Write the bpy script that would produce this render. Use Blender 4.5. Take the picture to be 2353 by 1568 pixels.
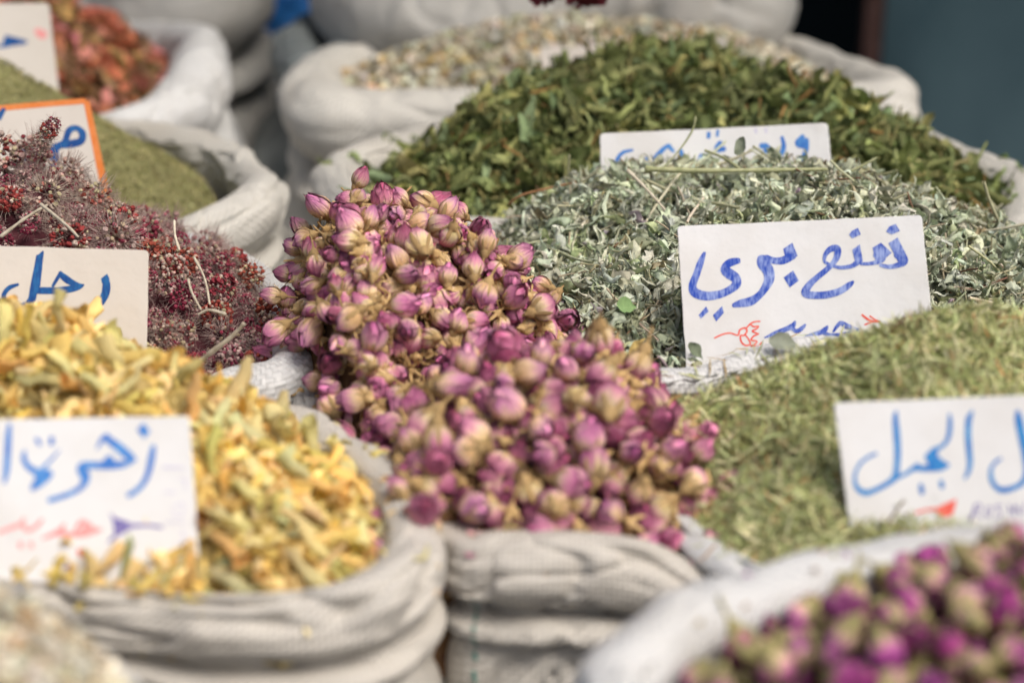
import bpy, math, random
import numpy as np
from mathutils import Vector, Matrix, Quaternion

# ------------------------------------------------------------------ camera, sky, sun, exposure
S = bpy.context.scene
COL = S.collection
for o in list(bpy.data.objects):
    bpy.data.objects.remove(o)
CAM_H, PITCH, LENS = 0.43, math.radians(22.0), 57.0
cd = bpy.data.cameras.new('camera'); cam = bpy.data.objects.new('camera', cd); COL.objects.link(cam)
cam.location = (0, 0, CAM_H); cam.rotation_euler = (math.radians(90) - PITCH, 0, 0)
cd.lens = LENS; cd.sensor_width = 36.0; cd.clip_start = 0.02; cd.clip_end = 200
cd.dof.use_dof = True; cd.dof.focus_distance = 1.135; cd.dof.aperture_fstop = 3.1; cd.dof.aperture_blades = 0
S.camera = cam
world = bpy.data.worlds.new('World'); S.world = world; world.use_nodes = True
SUN_EL, SUN_AZ = math.radians(57), math.radians(128)      # azimuth from north (+Y), clockwise: behind the camera, to the right
wn = world.node_tree.nodes; wl = world.node_tree.links
bg = wn['Background']; sky = wn.new('ShaderNodeTexSky'); sky.sky_type = 'NISHITA'; sky.sun_disc = False
sky.sun_elevation = SUN_EL; sky.sun_rotation = SUN_AZ; sky.dust_density = 6.0; sky.air_density = 1.0; sky.ozone_density = 0.6
wl.new(sky.outputs[0], bg.inputs[0]); bg.inputs[1].default_value = 0.085
sd = bpy.data.lights.new('sun', 'SUN'); sun = bpy.data.objects.new('sun', sd); COL.objects.link(sun)
sd.energy = 1.5; sd.angle = math.radians(28); sd.color = (1.0, 0.975, 0.94)
_d = Vector((math.sin(SUN_AZ) * math.cos(SUN_EL), math.cos(SUN_AZ) * math.cos(SUN_EL), math.sin(SUN_EL)))
sun.rotation_euler = _d.to_track_quat('Z', 'Y').to_euler()
S.view_settings.view_transform = 'Standard'; S.view_settings.look = 'None'
S.view_settings.gamma = 1.0; S.view_settings.use_curve_mapping = False
S.view_settings.exposure = 0.64
S.render.engine = 'CYCLES'
S.cycles.use_denoising = True
try:
    S.cycles.denoiser = 'OPENIMAGEDENOISE'; S.cycles.denoising_input_passes = 'RGB_ALBEDO_NORMAL'
except Exception:
    pass
S.cycles.max_bounces = 8; S.cycles.diffuse_bounces = 4

# ------------------------------------------------------------------ geometry helpers
VW, VH, FV = 2352.0, 1568.0, 57.0 / 36.0 * 2352.0
CP, SP = math.cos(PITCH), math.sin(PITCH)
FLOOR = -0.50
rng = np.random.default_rng(11)

def ray(u, v):
    dx, dy = (u - VW / 2) / FV, -(v - VH / 2) / FV
    return np.array([dx, CP + dy * SP, -SP + dy * CP])
def P(u, v, z=0.0):                       # the place at height z that is seen at (u, v)
    r = ray(u, v); t = (z - CAM_H) / r[2]
    return np.array([r[0] * t, r[1] * t, z])
def PY(u, v, y):                          # the place at distance y that is seen at (u, v)
    r = ray(u, v); t = y / r[1]
    return np.array([r[0] * t, y, CAM_H + r[2] * t])
def project(p):
    q = p - np.array([0, 0, CAM_H])
    d = q[..., 1] * CP - q[..., 2] * SP
    up = q[..., 1] * SP + q[..., 2] * CP
    return VW / 2 + FV * q[..., 0] / d, VH / 2 - FV * up / d

def _hash(ix, iy, iz, seed):
    h = (ix * 374761393 + iy * 668265263 + iz * 2147483647 + seed * 1274126177) & 0xFFFFFFFF
    h = ((h ^ (h >> 13)) * 1274126177) & 0xFFFFFFFF
    h = h ^ (h >> 16)
    return (h & 0xFFFF) / 32767.5 - 1.0
def vnoise(p, seed=0):
    p = np.asarray(p, float); i = np.floor(p).astype(np.int64); f = p - i
    f = f * f * f * (f * (f * 6 - 15) + 10)
    r = 0
    for a in (0, 1):
        for b in (0, 1):
            for c in (0, 1):
                w = (f[..., 0] if a else 1 - f[..., 0]) * (f[..., 1] if b else 1 - f[..., 1]) * (f[..., 2] if c else 1 - f[..., 2])
                r = r + w * _hash(i[..., 0] + a, i[..., 1] + b, i[..., 2] + c, seed)
    return r
def fbm(p, seed=0, oct=3):
    r, a = 0, 1.0
    for k in range(oct):
        r = r + a * vnoise(np.asarray(p) * 2 ** k, seed + k * 17); a *= 0.5
    return r

def catmull(pts, n, closed=True):
    pts = np.asarray(pts, float); m = len(pts)
    segs = m if closed else m - 1
    t = np.linspace(0, segs, n, endpoint=not closed)
    i = np.minimum(np.floor(t).astype(int), segs - 1); f = (t - i)[:, None]
    def g(k):
        return pts[k % m] if closed else pts[np.clip(k, 0, m - 1)]
    p0, p1, p2, p3 = g(i - 1), g(i), g(i + 1), g(i + 2)
    return 0.5 * (2 * p1 + (p2 - p0) * f + (2 * p0 - 5 * p1 + 4 * p2 - p3) * f ** 2 + (3 * p1 - p0 - 3 * p2 + p3) * f ** 3)

def mesh_quads(name, V, F, mats, attrs=None, uv=None, smooth=True, midx=None):
    """one mesh from vertex array V (n,3) and quad array F (m,4)"""
    V = np.ascontiguousarray(V, np.float32); F = np.ascontiguousarray(F, np.int32)
    me = bpy.data.meshes.new(name)
    me.vertices.add(len(V)); me.vertices.foreach_set('co', V.ravel())
    me.loops.add(F.size); me.loops.foreach_set('vertex_index', F.ravel())
    me.polygons.add(len(F)); me.polygons.foreach_set('loop_start', np.arange(0, F.size, 4, dtype=np.int32))
    me.polygons.foreach_set('loop_total', np.full(len(F), 4, np.int32))
    if midx is not None:
        me.polygons.foreach_set('material_index', np.asarray(midx, np.int32))
    me.polygons.foreach_set('use_smooth', np.full(len(F), smooth, bool))
    for k, a in (attrs or {}).items():
        if k == 'col':
            at = me.attributes.new('col', 'FLOAT_COLOR', 'POINT')
            c = np.ones((len(V), 4), np.float32); c[:, :3] = a
            at.data.foreach_set('color', c.ravel())
        else:
            at = me.attributes.new(k, 'FLOAT_VECTOR', 'POINT')
            at.data.foreach_set('vector', np.ascontiguousarray(a, np.float32).ravel())
    if uv is not None:
        ul = me.uv_layers.new(name='UVMap')
        ul.data.foreach_set('uv', np.ascontiguousarray(uv[F.ravel()], np.float32).ravel())
    me.update(calc_edges=True); me.validate()
    for m in (mats if isinstance(mats, (list, tuple)) else [mats]):
        me.materials.append(m)
    return me
def link(name, me, parent=None):
    o = bpy.data.objects.new(name, me); COL.objects.link(o)
    if parent is not None:
        o.parent = parent
    return o
def tag(o, label=None, cat=None, group=None, kind=None):
    if label: o['label'] = label
    if cat: o['category'] = cat
    if group: o['group'] = group
    if kind: o['kind'] = kind
    return o
def empty(name, loc=(0, 0, 0)):
    o = bpy.data.objects.new(name, None); o.location = loc; o.empty_display_size = 0.02; COL.objects.link(o)
    return o
def grid_faces(nu, nv, close_u=False):
    """vertices laid out [u][v]"""
    iu = np.arange(nu if close_u else nu - 1); iv = np.arange(nv - 1)
    a, b = np.meshgrid(iu, iv, indexing='ij'); a2 = (a + 1) % nu
    return np.stack([a * nv + b, a2 * nv + b, a2 * nv + b + 1, a * nv + b + 1], -1).reshape(-1, 4)
def cat_parts(parts):
    """[(V, F, *attrs)] -> joined"""
    Vs, Fs, off = [], [], 0
    k = len(parts[0]) - 2; A = [[] for _ in range(k)]
    for p in parts:
        Vs.append(p[0]); Fs.append(p[1] + off); off += len(p[0])
        for j in range(k): A[j].append(p[2 + j])
    return (np.concatenate(Vs), np.concatenate(Fs)) + tuple(np.concatenate(a) for a in A)

# ------------------------------------------------------------------ materials
def new_mat(name):
    m = bpy.data.materials.new(name); m.use_nodes = True
    nt = m.node_tree; return m, nt, nt.nodes, nt.links, nt.nodes['Principled BSDF']
def rough(b, r, spec=0.3):
    b.inputs['Roughness'].default_value = r; b.inputs['Specular IOR Level'].default_value = spec
def math_node(N, L, op, a, b=None, c=None):
    n = N.new('ShaderNodeMath'); n.operation = op
    for i, x in enumerate((a, b, c)):
        if x is None: continue
        if hasattr(x, 'links'): L.new(x, n.inputs[i])
        else: n.inputs[i].default_value = x
    return n.outputs[0]
def mix_col(N, L, fac, a, b, mode='MIX'):
    n = N.new('ShaderNodeMix'); n.data_type = 'RGBA'; n.blend_type = mode
    for i, x in ((0, fac), (6, a), (7, b)):
        if hasattr(x, 'links'): L.new(x, n.inputs[i])
        elif isinstance(x, tuple): n.inputs[i].default_value = x + (1,) if len(x) == 3 else x
        else: n.inputs[i].default_value = x
    return n.outputs[2]
def noise_node(N, L, scale, detail=3, vec=None, rough_=0.55):
    n = N.new('ShaderNodeTexNoise'); n.inputs['Scale'].default_value = scale; n.inputs['Detail'].default_value = detail
    n.inputs['Roughness'].default_value = rough_
    if vec is not None: L.new(vec, n.inputs['Vector'])
    return n
def bump(N, L, b, height, strength, dist):
    n = N.new('ShaderNodeBump'); n.inputs['Strength'].default_value = strength; n.inputs['Distance'].default_value = dist
    L.new(height, n.inputs['Height']); L.new(n.outputs[0], b.inputs['Normal'])
def ramp(N, L, fac, stops):
    n = N.new('ShaderNodeValToRGB'); e = n.color_ramp.elements
    while len(e) > 1: e.remove(e[-1])
    e[0].position, e[0].color = stops[0][0], stops[0][1] + (1,)
    for p, c in stops[1:]:
        k = e.new(p); k.color = c + (1,)
    L.new(fac, n.inputs[0]); return n.outputs[0]

def mat_sack(name, tint, stain=(0.40, 0.34, 0.26), d=0.0032, weave=0.55):
    m, nt, N, L, b = new_mat(name)
    uv = N.new('ShaderNodeUVMap'); sep = N.new('ShaderNodeSeparateXYZ'); L.new(uv.outputs[0], sep.inputs[0])
    su = math_node(N, L, 'ABSOLUTE', math_node(N, L, 'SINE', math_node(N, L, 'MULTIPLY', sep.outputs[0], math.pi / d)))
    sv = math_node(N, L, 'ABSOLUTE', math_node(N, L, 'SINE', math_node(N, L, 'MULTIPLY', sep.outputs[1], math.pi / d)))
    ck = N.new('ShaderNodeTexChecker'); ck.inputs['Scale'].default_value = 1 / d; L.new(uv.outputs[0], ck.inputs[0])
    mx = N.new('ShaderNodeMix'); mx.data_type = 'FLOAT'
    L.new(ck.outputs[1], mx.inputs[0]); L.new(su, mx.inputs[2]); L.new(sv, mx.inputs[3])
    h = mx.outputs[0]
    geo = N.new('ShaderNodeTexCoord')
    n1 = noise_node(N, L, 9, 5, geo.outputs['Object']); n2 = noise_node(N, L, 60, 3, geo.outputs['Object'])
    f1 = N.new('ShaderNodeMapRange'); L.new(n1.outputs[0], f1.inputs[0]); f1.inputs[1].default_value = 0.48; f1.inputs[2].default_value = 0.75
    f1.inputs[4].default_value = 0.55
    c = mix_col(N, L, f1.outputs[0], tint, stain)
    gap = math_node(N, L, 'MULTIPLY', math_node(N, L, 'SUBTRACT', 1.0, h), weave * 0.45)
    c = mix_col(N, L, gap, c, tuple(x * 0.62 for x in tint))
    c = mix_col(N, L, math_node(N, L, 'MULTIPLY', n2.outputs[0], 0.18), c, tuple(min(1, x * 1.15) for x in tint))
    L.new(c, b.inputs['Base Color']); rough(b, 0.46, 0.45)
    L.new(math_node(N, L, 'MULTIPLY_ADD', n1.outputs[0], 0.35, 0.28), b.inputs['Roughness'])
    mp = N.new('ShaderNodeMapping'); L.new(uv.outputs[0], mp.inputs[0]); mp.inputs['Scale'].default_value = (34, 95, 1); mp.inputs['Rotation'].default_value = (0, 0, 0.25)
    n3 = noise_node(N, L, 1.0, 3, mp.outputs[0]); n3.inputs['Distortion'].default_value = 1.2
    cr = math_node(N, L, 'ABSOLUTE', math_node(N, L, 'SUBTRACT', n3.outputs[0], 0.5))
    hh = math_node(N, L, 'MULTIPLY_ADD', n2.outputs[0], 0.8, math_node(N, L, 'MULTIPLY_ADD', cr, 2.2, h))
    bump(N, L, b, hh, 0.6 * weave + 0.15, 0.0016)
    b.inputs['Sheen Weight'].default_value = 0.1
    return m

def mat_pieces(name, r=0.75, transl=0.25, nscale=350, var=0.5, spec=0.2, hue=0.05):
    """dry plant pieces, each with its own colour"""
    m, nt, N, L, b = new_mat(name)
    a = N.new('ShaderNodeAttribute'); a.attribute_name = 'col'
    tc = N.new('ShaderNodeTexCoord'); n = noise_node(N, L, nscale, 4, tc.outputs['Object'])
    f = math_node(N, L, 'MULTIPLY_ADD', n.outputs[0], 2 * var, 1 - var)
    c = mix_col(N, L, 1.0, a.outputs[0], f, 'MULTIPLY')
    cc = N.new('ShaderNodeCombineColor'); [L.new(f, cc.inputs[i]) for i in range(3)]
    c = mix_col(N, L, 1.0, a.outputs[0], cc.outputs[0], 'MULTIPLY')
    oi = N.new('ShaderNodeObjectInfo'); hs = N.new('ShaderNodeHueSaturation')
    L.new(math_node(N, L, 'MULTIPLY_ADD', oi.outputs['Random'], hue, 0.5 - hue / 2), hs.inputs['Hue'])
    L.new(math_node(N, L, 'MULTIPLY_ADD', oi.outputs['Random'], 0.25, 0.875), hs.inputs['Value'])
    L.new(c, hs.inputs['Color'])
    L.new(hs.outputs[0], b.inputs['Base Color']); rough(b, r, spec)
    bump(N, L, b, n.outputs[0], 0.4, 0.0015)
    if transl > 0:
        t = N.new('ShaderNodeBsdfTranslucent'); L.new(hs.outputs[0], t.inputs[0])
        ms = N.new('ShaderNodeMixShader'); ms.inputs[0].default_value = transl
        L.new(b.outputs[0], ms.inputs[1]); L.new(t.outputs[0], ms.inputs[2]); L.new(ms.outputs[0], N['Material Output'].inputs[0])
    return m

def mat_petal(name, stops, edge):
    m, nt, N, L, b = new_mat(name)
    a = N.new('ShaderNodeAttribute'); a.attribute_name = 'pet'; sep = N.new('ShaderNodeSeparateXYZ'); L.new(a.outputs['Vector'], sep.inputs[0])
    oi = N.new('ShaderNodeObjectInfo')
    cx = N.new('ShaderNodeCombineXYZ')
    L.new(math_node(N, L, 'MULTIPLY', sep.outputs[0], 5.0), cx.inputs[0]); L.new(math_node(N, L, 'MULTIPLY', sep.outputs[1], 1.3), cx.inputs[1])
    L.new(math_node(N, L, 'MULTIPLY_ADD', sep.outputs[2], 37.0, math_node(N, L, 'MULTIPLY', oi.outputs['Random'], 91.0)), cx.inputs[2])
    n = noise_node(N, L, 1.0, 5, cx.outputs[0], 0.62)
    t = math_node(N, L, 'MULTIPLY_ADD', math_node(N, L, 'SUBTRACT', n.outputs[0], 0.5), 0.8, sep.outputs[1])
    t = math_node(N, L, 'ADD', t, math_node(N, L, 'MULTIPLY_ADD', oi.outputs['Random'], 0.46, -0.27))
    t = math_node(N, L, 'ADD', t, math_node(N, L, 'MULTIPLY_ADD', sep.outputs[2], 0.34, -0.17))
    c = ramp(N, L, t, stops)
    ea = N.new('ShaderNodeMapRange'); L.new(math_node(N, L, 'MAXIMUM', math_node(N, L, 'ABSOLUTE', sep.outputs[0]), sep.outputs[1]), ea.inputs[0])
    ea.inputs[1].default_value = 0.86; ea.inputs[2].default_value = 1.0; ea.inputs[4].default_value = 0.65
    c = mix_col(N, L, ea.outputs[0], c, edge)
    tc = N.new('ShaderNodeTexCoord'); sp = noise_node(N, L, 500, 2, tc.outputs['Object'])
    sm = N.new('ShaderNodeMapRange'); L.new(sp.outputs[0], sm.inputs[0]); sm.inputs[1].default_value = 0.68; sm.inputs[2].default_value = 0.78; sm.inputs[4].default_value = 0.35
    c = mix_col(N, L, sm.outputs[0], c, edge)
    hs = N.new('ShaderNodeHueSaturation'); L.new(c, hs.inputs['Color'])
    L.new(math_node(N, L, 'MULTIPLY_ADD', oi.outputs['Random'], 0.05, 0.48), hs.inputs['Hue'])
    wv = N.new('ShaderNodeTexWhiteNoise'); wv.noise_dimensions = '1D'; L.new(oi.outputs['Random'], wv.inputs['W'])
    L.new(math_node(N, L, 'MULTIPLY_ADD', wv.outputs[0], 0.45, 0.92), hs.inputs['Value'])
    L.new(hs.outputs[0], b.inputs['Base Color']); rough(b, 0.68, 0.25)
    vc = N.new('ShaderNodeCombineXYZ')
    L.new(math_node(N, L, 'MULTIPLY', sep.outputs[0], 12.0), vc.inputs[0]); L.new(math_node(N, L, 'MULTIPLY', sep.outputs[1], 2.2), vc.inputs[1]); L.new(sep.outputs[2], vc.inputs[2])
    vn = noise_node(N, L, 1.0, 4, vc.outputs[0])
    bump(N, L, b, vn.outputs[0], 0.95, 0.003)
    b.inputs['Sheen Weight'].default_value = 0.15
    return m
def mat_plain(name, c1, c2, scale, r=0.8, spec=0.25, bmp=0.3, bdist=0.001):
    m, nt, N, L, b = new_mat(name)
    tc = N.new('ShaderNodeTexCoord'); n = noise_node(N, L, scale, 5, tc.outputs['Object'])
    f = N.new('ShaderNodeMapRange'); L.new(n.outputs[0], f.inputs[0]); f.inputs[1].default_value = 0.32; f.inputs[2].default_value = 0.68
    oi = N.new('ShaderNodeObjectInfo'); hs = N.new('ShaderNodeHueSaturation')
    L.new(math_node(N, L, 'MULTIPLY_ADD', oi.outputs['Random'], 0.3, 0.85), hs.inputs['Value'])
    L.new(mix_col(N, L, f.outputs[0], c1, c2), hs.inputs['Color'])
    L.new(hs.outputs[0], b.inputs['Base Color']); rough(b, r, spec)
    if bmp: bump(N, L, b, n.outputs[0], bmp, bdist)
    return m
def mat_card(name, c, stain):
    m, nt, N, L, b = new_mat(name)
    tc = N.new('ShaderNodeTexCoord'); n = noise_node(N, L, 14, 5, tc.outputs['Object']); n2 = noise_node(N, L, 900, 2, tc.outputs['Object'])
    f = N.new('ShaderNodeMapRange'); L.new(n.outputs[0], f.inputs[0]); f.inputs[1].default_value = 0.46; f.inputs[2].default_value = 0.74; f.inputs[4].default_value = 0.55
    g = N.new('ShaderNodeMapRange'); L.new(n2.outputs[0], g.inputs[0]); g.inputs[1].default_value = 0.66; g.inputs[2].default_value = 0.75; g.inputs[4].default_value = 0.22
    cc = mix_col(N, L, f.outputs[0], c, stain)
    cc = mix_col(N, L, g.outputs[0], cc, tuple(x * 0.5 for x in stain))
    L.new(cc, b.inputs['Base Color']); rough(b, 0.35, 0.4)
    L.new(math_node(N, L, 'MULTIPLY_ADD', n.outputs[0], 0.4, 0.14), b.inputs['Roughness'])
    bump(N, L, b, n.outputs[0], 0.35, 0.006)
    return m
def mat_ink(name, c, c2):
    m, nt, N, L, b = new_mat(name)
    tc = N.new('ShaderNodeTexCoord'); mp = N.new('ShaderNodeMapping'); L.new(tc.outputs['Object'], mp.inputs[0])
    mp.inputs['Rotation'].default_value = (0, 0.5, 0); mp.inputs['Scale'].default_value = (700, 170, 130)
    n = noise_node(N, L, 1.0, 3, mp.outputs[0]); n2 = noise_node(N, L, 70, 3, tc.outputs['Object'])
    f = math_node(N, L, 'MULTIPLY', n.outputs[0], n2.outputs[0])
    mr = N.new('ShaderNodeMapRange'); L.new(f, mr.inputs[0]); mr.inputs[1].default_value = 0.17; mr.inputs[2].default_value = 0.36
    L.new(mix_col(N, L, mr.outputs[0], c, c2), b.inputs['Base Color']); rough(b, 0.4, 0.35)
    return m

M_SACK = mat_sack('sack_cream', (0.53, 0.51, 0.455))
M_SACKW = mat_sack('sack_white', (0.57, 0.57, 0.555), (0.42, 0.39, 0.34), weave=0.4)
M_SACKG = mat_sack('sack_grey_shaded', (0.36, 0.35, 0.32), (0.22, 0.19, 0.15))  # grey beige cloth, darkened further in place of shade over the back sacks
M_SACKB = mat_sack('sack_beige', (0.53, 0.495, 0.435), (0.37, 0.325, 0.265), d=0.0028, weave=0.5)
M_PETAL = mat_petal('rose_petal', [(0.0, (0.70, 0.47, 0.20)), (0.28, (0.82, 0.58, 0.36)), (0.43, (0.78, 0.44, 0.42)), (0.60, (0.68, 0.27, 0.40)), (0.85, (0.52, 0.14, 0.31)), (1.0, (0.36, 0.065, 0.19))], (0.30, 0.08, 0.13))
M_PETALD = mat_petal('rose_petal_magenta', [(0.0, (0.74, 0.54, 0.30)), (0.26, (0.74, 0.46, 0.38)), (0.42, (0.68, 0.26, 0.42)), (0.62, (0.50, 0.07, 0.36)), (1.0, (0.27, 0.025, 0.19))], (0.16, 0.02, 0.09))
M_CALYX = mat_plain('rose_calyx', (0.34, 0.215, 0.085), (0.56, 0.39, 0.19), 160, 0.85, 0.15, 0.6)
M_CALYXG = mat_plain('rose_calyx_green', (0.24, 0.225, 0.075), (0.52, 0.45, 0.22), 120, 0.85, 0.15, 0.6)
M_BED = mat_plain('rose_bed', (0.07, 0.035, 0.02), (0.16, 0.09, 0.04), 90, 0.95, 0.1, 0.8, 0.004)  # bed below the buds, coloured dark to deepen the shade in the crevices
M_LEAF = mat_pieces('dry_leaf', 0.8, 0.2)
M_NEEDLE = mat_pieces('dry_needle', 0.7, 0.1, 500, 0.4)
M_BLOSSOM = mat_pieces('dry_blossom', 0.7, 0.3, 260, 0.3, 0.2, 0.02)
M_FUZZ = mat_pieces('dry_fuzz', 0.9, 0.1, 600, 0.4)
M_CARD = mat_card('card_white', (0.745, 0.74, 0.73), (0.58, 0.54, 0.48))
M_CARDB = mat_card('card_beige', (0.66, 0.61, 0.54), (0.55, 0.49, 0.42))
M_INKB = mat_ink('ink_blue', (0.016, 0.065, 0.42), (0.30, 0.38, 0.68))
M_INKD = mat_ink('ink_dark_blue', (0.008, 0.05, 0.22), (0.02, 0.13, 0.35))
M_INKC = mat_ink('ink_bright_blue', (0.02, 0.16, 0.50), (0.05, 0.28, 0.58))
M_INKL = mat_ink('ink_light_blue', (0.04, 0.16, 0.52), (0.10, 0.30, 0.64))
M_INKR = mat_ink('ink_red', (0.80, 0.10, 0.07), (0.82, 0.22, 0.16))
M_INKP = mat_ink('ink_pink_red', (0.80, 0.28, 0.27), (0.82, 0.40, 0.38))
M_INKV = mat_ink('ink_violet', (0.14, 0.11, 0.36), (0.32, 0.28, 0.5))
M_INKF = mat_ink('ink_faint', (0.60, 0.58, 0.70), (0.70, 0.68, 0.74))
M_INKO = mat_ink('ink_orange', (0.70, 0.20, 0.04), (0.75, 0.26, 0.08))
M_THREAD = mat_plain('green_thread', (0.03, 0.16, 0.13), (0.06, 0.25, 0.2), 80)
M_STALK = mat_plain('dry_stalk', (0.42, 0.36, 0.26), (0.62, 0.56, 0.44), 200)
M_STALKG = mat_plain('green_stalk', (0.25, 0.27, 0.13), (0.42, 0.42, 0.24), 200)
M_STALKR = mat_plain('brown_stalk', (0.30, 0.14, 0.06), (0.45, 0.25, 0.12), 200)

# ------------------------------------------------------------------ sacks
GRIDS = {}
def make_sack(loop, mat, label, bulge=0.03, kz=1.05, folds=1, seed=0, wr=1.0, depth=0.07, group='open sacks of dried flowers and herbs', name='sack'):
    """loop: roll centres (x, y, z, r) round the mouth, world coordinates"""
    n = 260
    L = catmull(loop, n); C = L[:, :3]; r = L[:, 3]
    tan = np.roll(C, -1, 0) - np.roll(C, 1, 0); tan[:, 2] = 0
    nrm = np.stack([tan[:, 1], -tan[:, 0], np.zeros(n)], 1); nrm /= np.linalg.norm(nrm, axis=1, keepdims=True)
    cen = C.mean(0)
    if np.mean(np.sum(nrm * (C - cen), 1)) < 0: nrm = -nrm
    arc = np.concatenate([[0], np.cumsum(np.linalg.norm(np.diff(C, axis=0), axis=1))])
    # the section across the mouth: (outwards in r, upwards in r) then body in metres
    sec = [(-0.75, -depth / 0.016), (-0.9, -2.0), (-1.0, -0.6)]
    sec += [(math.cos(a), math.sin(a) * kz) for a in np.radians(np.linspace(170, -62, 12))]
    sec += [(0.05, -1.28 * kz)]
    z0 = -1.28
    for k in range(folds):
        hk = 0.62 if k == 0 else 0.9
        sec += [(0.5, z0 - 0.22 * hk), (0.88, z0 - 0.65 * hk), (0.85, z0 - 1.1 * hk), (0.35, z0 - 1.42 * hk)]
        z0 -= 1.42 * hk
    n_r = len(sec)
    prof = []
    for a, b in sec: prof.append((a, b, 0.0, 0.0))
    zb = z0 - 0.5
    prof += [(0.6, zb, bulge * 0.25, 0), (0.9, zb, bulge * 0.7, -0.03), (1.0, zb, bulge, -0.09), (1.0, zb, bulge * 1.1, -0.18)]
    prof = catmull(np.array(prof), 96, closed=False)
    m = len(prof)
    out = prof[None, :, 0] * r[:, None] + prof[None, :, 2]
    up = prof[None, :, 1] * r[:, None] + prof[None, :, 3]
    V = C[:, None, :] + nrm[:, None, :] * out[..., None]; V[..., 2] += up
    # last rows run down to the floor
    k = 8
    last = V[:, -1:, :]
    f = np.linspace(0, 1, k + 1)[1:]
    low = np.repeat(last, k, 1); zf = FLOOR
    low[..., 2] = last[..., 2] + (zf - last[..., 2]) * f
    low[..., :2] += nrm[:, None, :2] * (-0.03 * f ** 2)[None, :, None]
    V = np.concatenate([V, low], 1); m += k
    # cloth wrinkles: real relief
    q = V.copy()
    w = 0.0007 * fbm(q * np.array([42, 42, 60]), seed, 3) + 0.0040 * fbm(q * np.array([8, 8, 18]), seed + 5, 2)
    A_ = arc[:, None] + 0 * q[..., 0]; S_ = np.arange(m)[None, :] * 0.004 + 0 * q[..., 0]
    wp = fbm(np.stack([A_ * 9, S_ * 16, 0 * A_ + seed], -1), seed + 31, 2)
    for k_, (fa, fs, am) in enumerate(((6, 12, 0.0046), (13, 14, 0.0030), (11, 34, 0.0014))):
        nz_ = vnoise(np.stack([A_ * fa + wp * 0.8, S_ * fs + A_ * (6 if k_ else 0) + wp, 0 * A_ + 3.3 * k_], -1), seed + 41 + k_)
        w = w - am * np.clip(1 - np.abs(nz_) * 3.2, 0, 1) ** 2
    warp = fbm(q * 11, seed + 9, 2)
    ridge = 1 - np.abs(np.sin(q[..., 2] * 95 + warp * 3.0 + np.arange(n)[:, None] * 0.02))
    body = np.clip((np.arange(m) - 50) / 18.0, 0, 1)[None, :]
    w = w + 0.0012 * (ridge ** 3 - 0.2) * (0.25 + 0.9 * body)
    pleat = fbm(np.stack([arc[:, None] * 30 + 0 * q[..., 0], 0.6 * np.arange(m)[None, :] / 12.0 + 0 * q[..., 0], 0 * q[..., 0] + seed], -1), seed + 3, 2)
    w = w + 0.0025 * pleat
    V = V + nrm[:, None, :] * (w * wr)[..., None]
    V[..., 2] += 0.6 * w * wr * (1 - body)
    ds = np.concatenate([np.zeros((n, 1)), np.cumsum(np.linalg.norm(np.diff(V, axis=1), axis=2), 1)], 1)
    uv = np.stack([np.repeat(arc[:, None], m, 1), ds.mean(0)[None, :].repeat(n, 0)], -1)
    V = V.reshape(-1, 3); uv = uv.reshape(-1, 2)
    F = grid_faces(n, m, True)
    make_sack.grid = V.reshape(n, m, 3); GRIDS[label] = make_sack.grid
    base = np.array([cen[0], cen[1], FLOOR]); V = V - base
    e = tag(empty(name, base), label, 'sack', group)
    split = int(96 * (n_r - 4 * folds - 0.5) / (n_r + 4 - 1))
    fi = (np.arange(len(F)) % (m - 1))
    for nm, sel in (('rolled_rim', fi < split), ('sack_body', fi >= split)):
        Fs = F[sel]; ids = np.unique(Fs); mp = np.zeros(len(V), int); mp[ids] = np.arange(len(ids))
        link(nm, mesh_quads(nm, V[ids], mp[Fs], mat, uv=uv[ids]), e)
    return e

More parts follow.
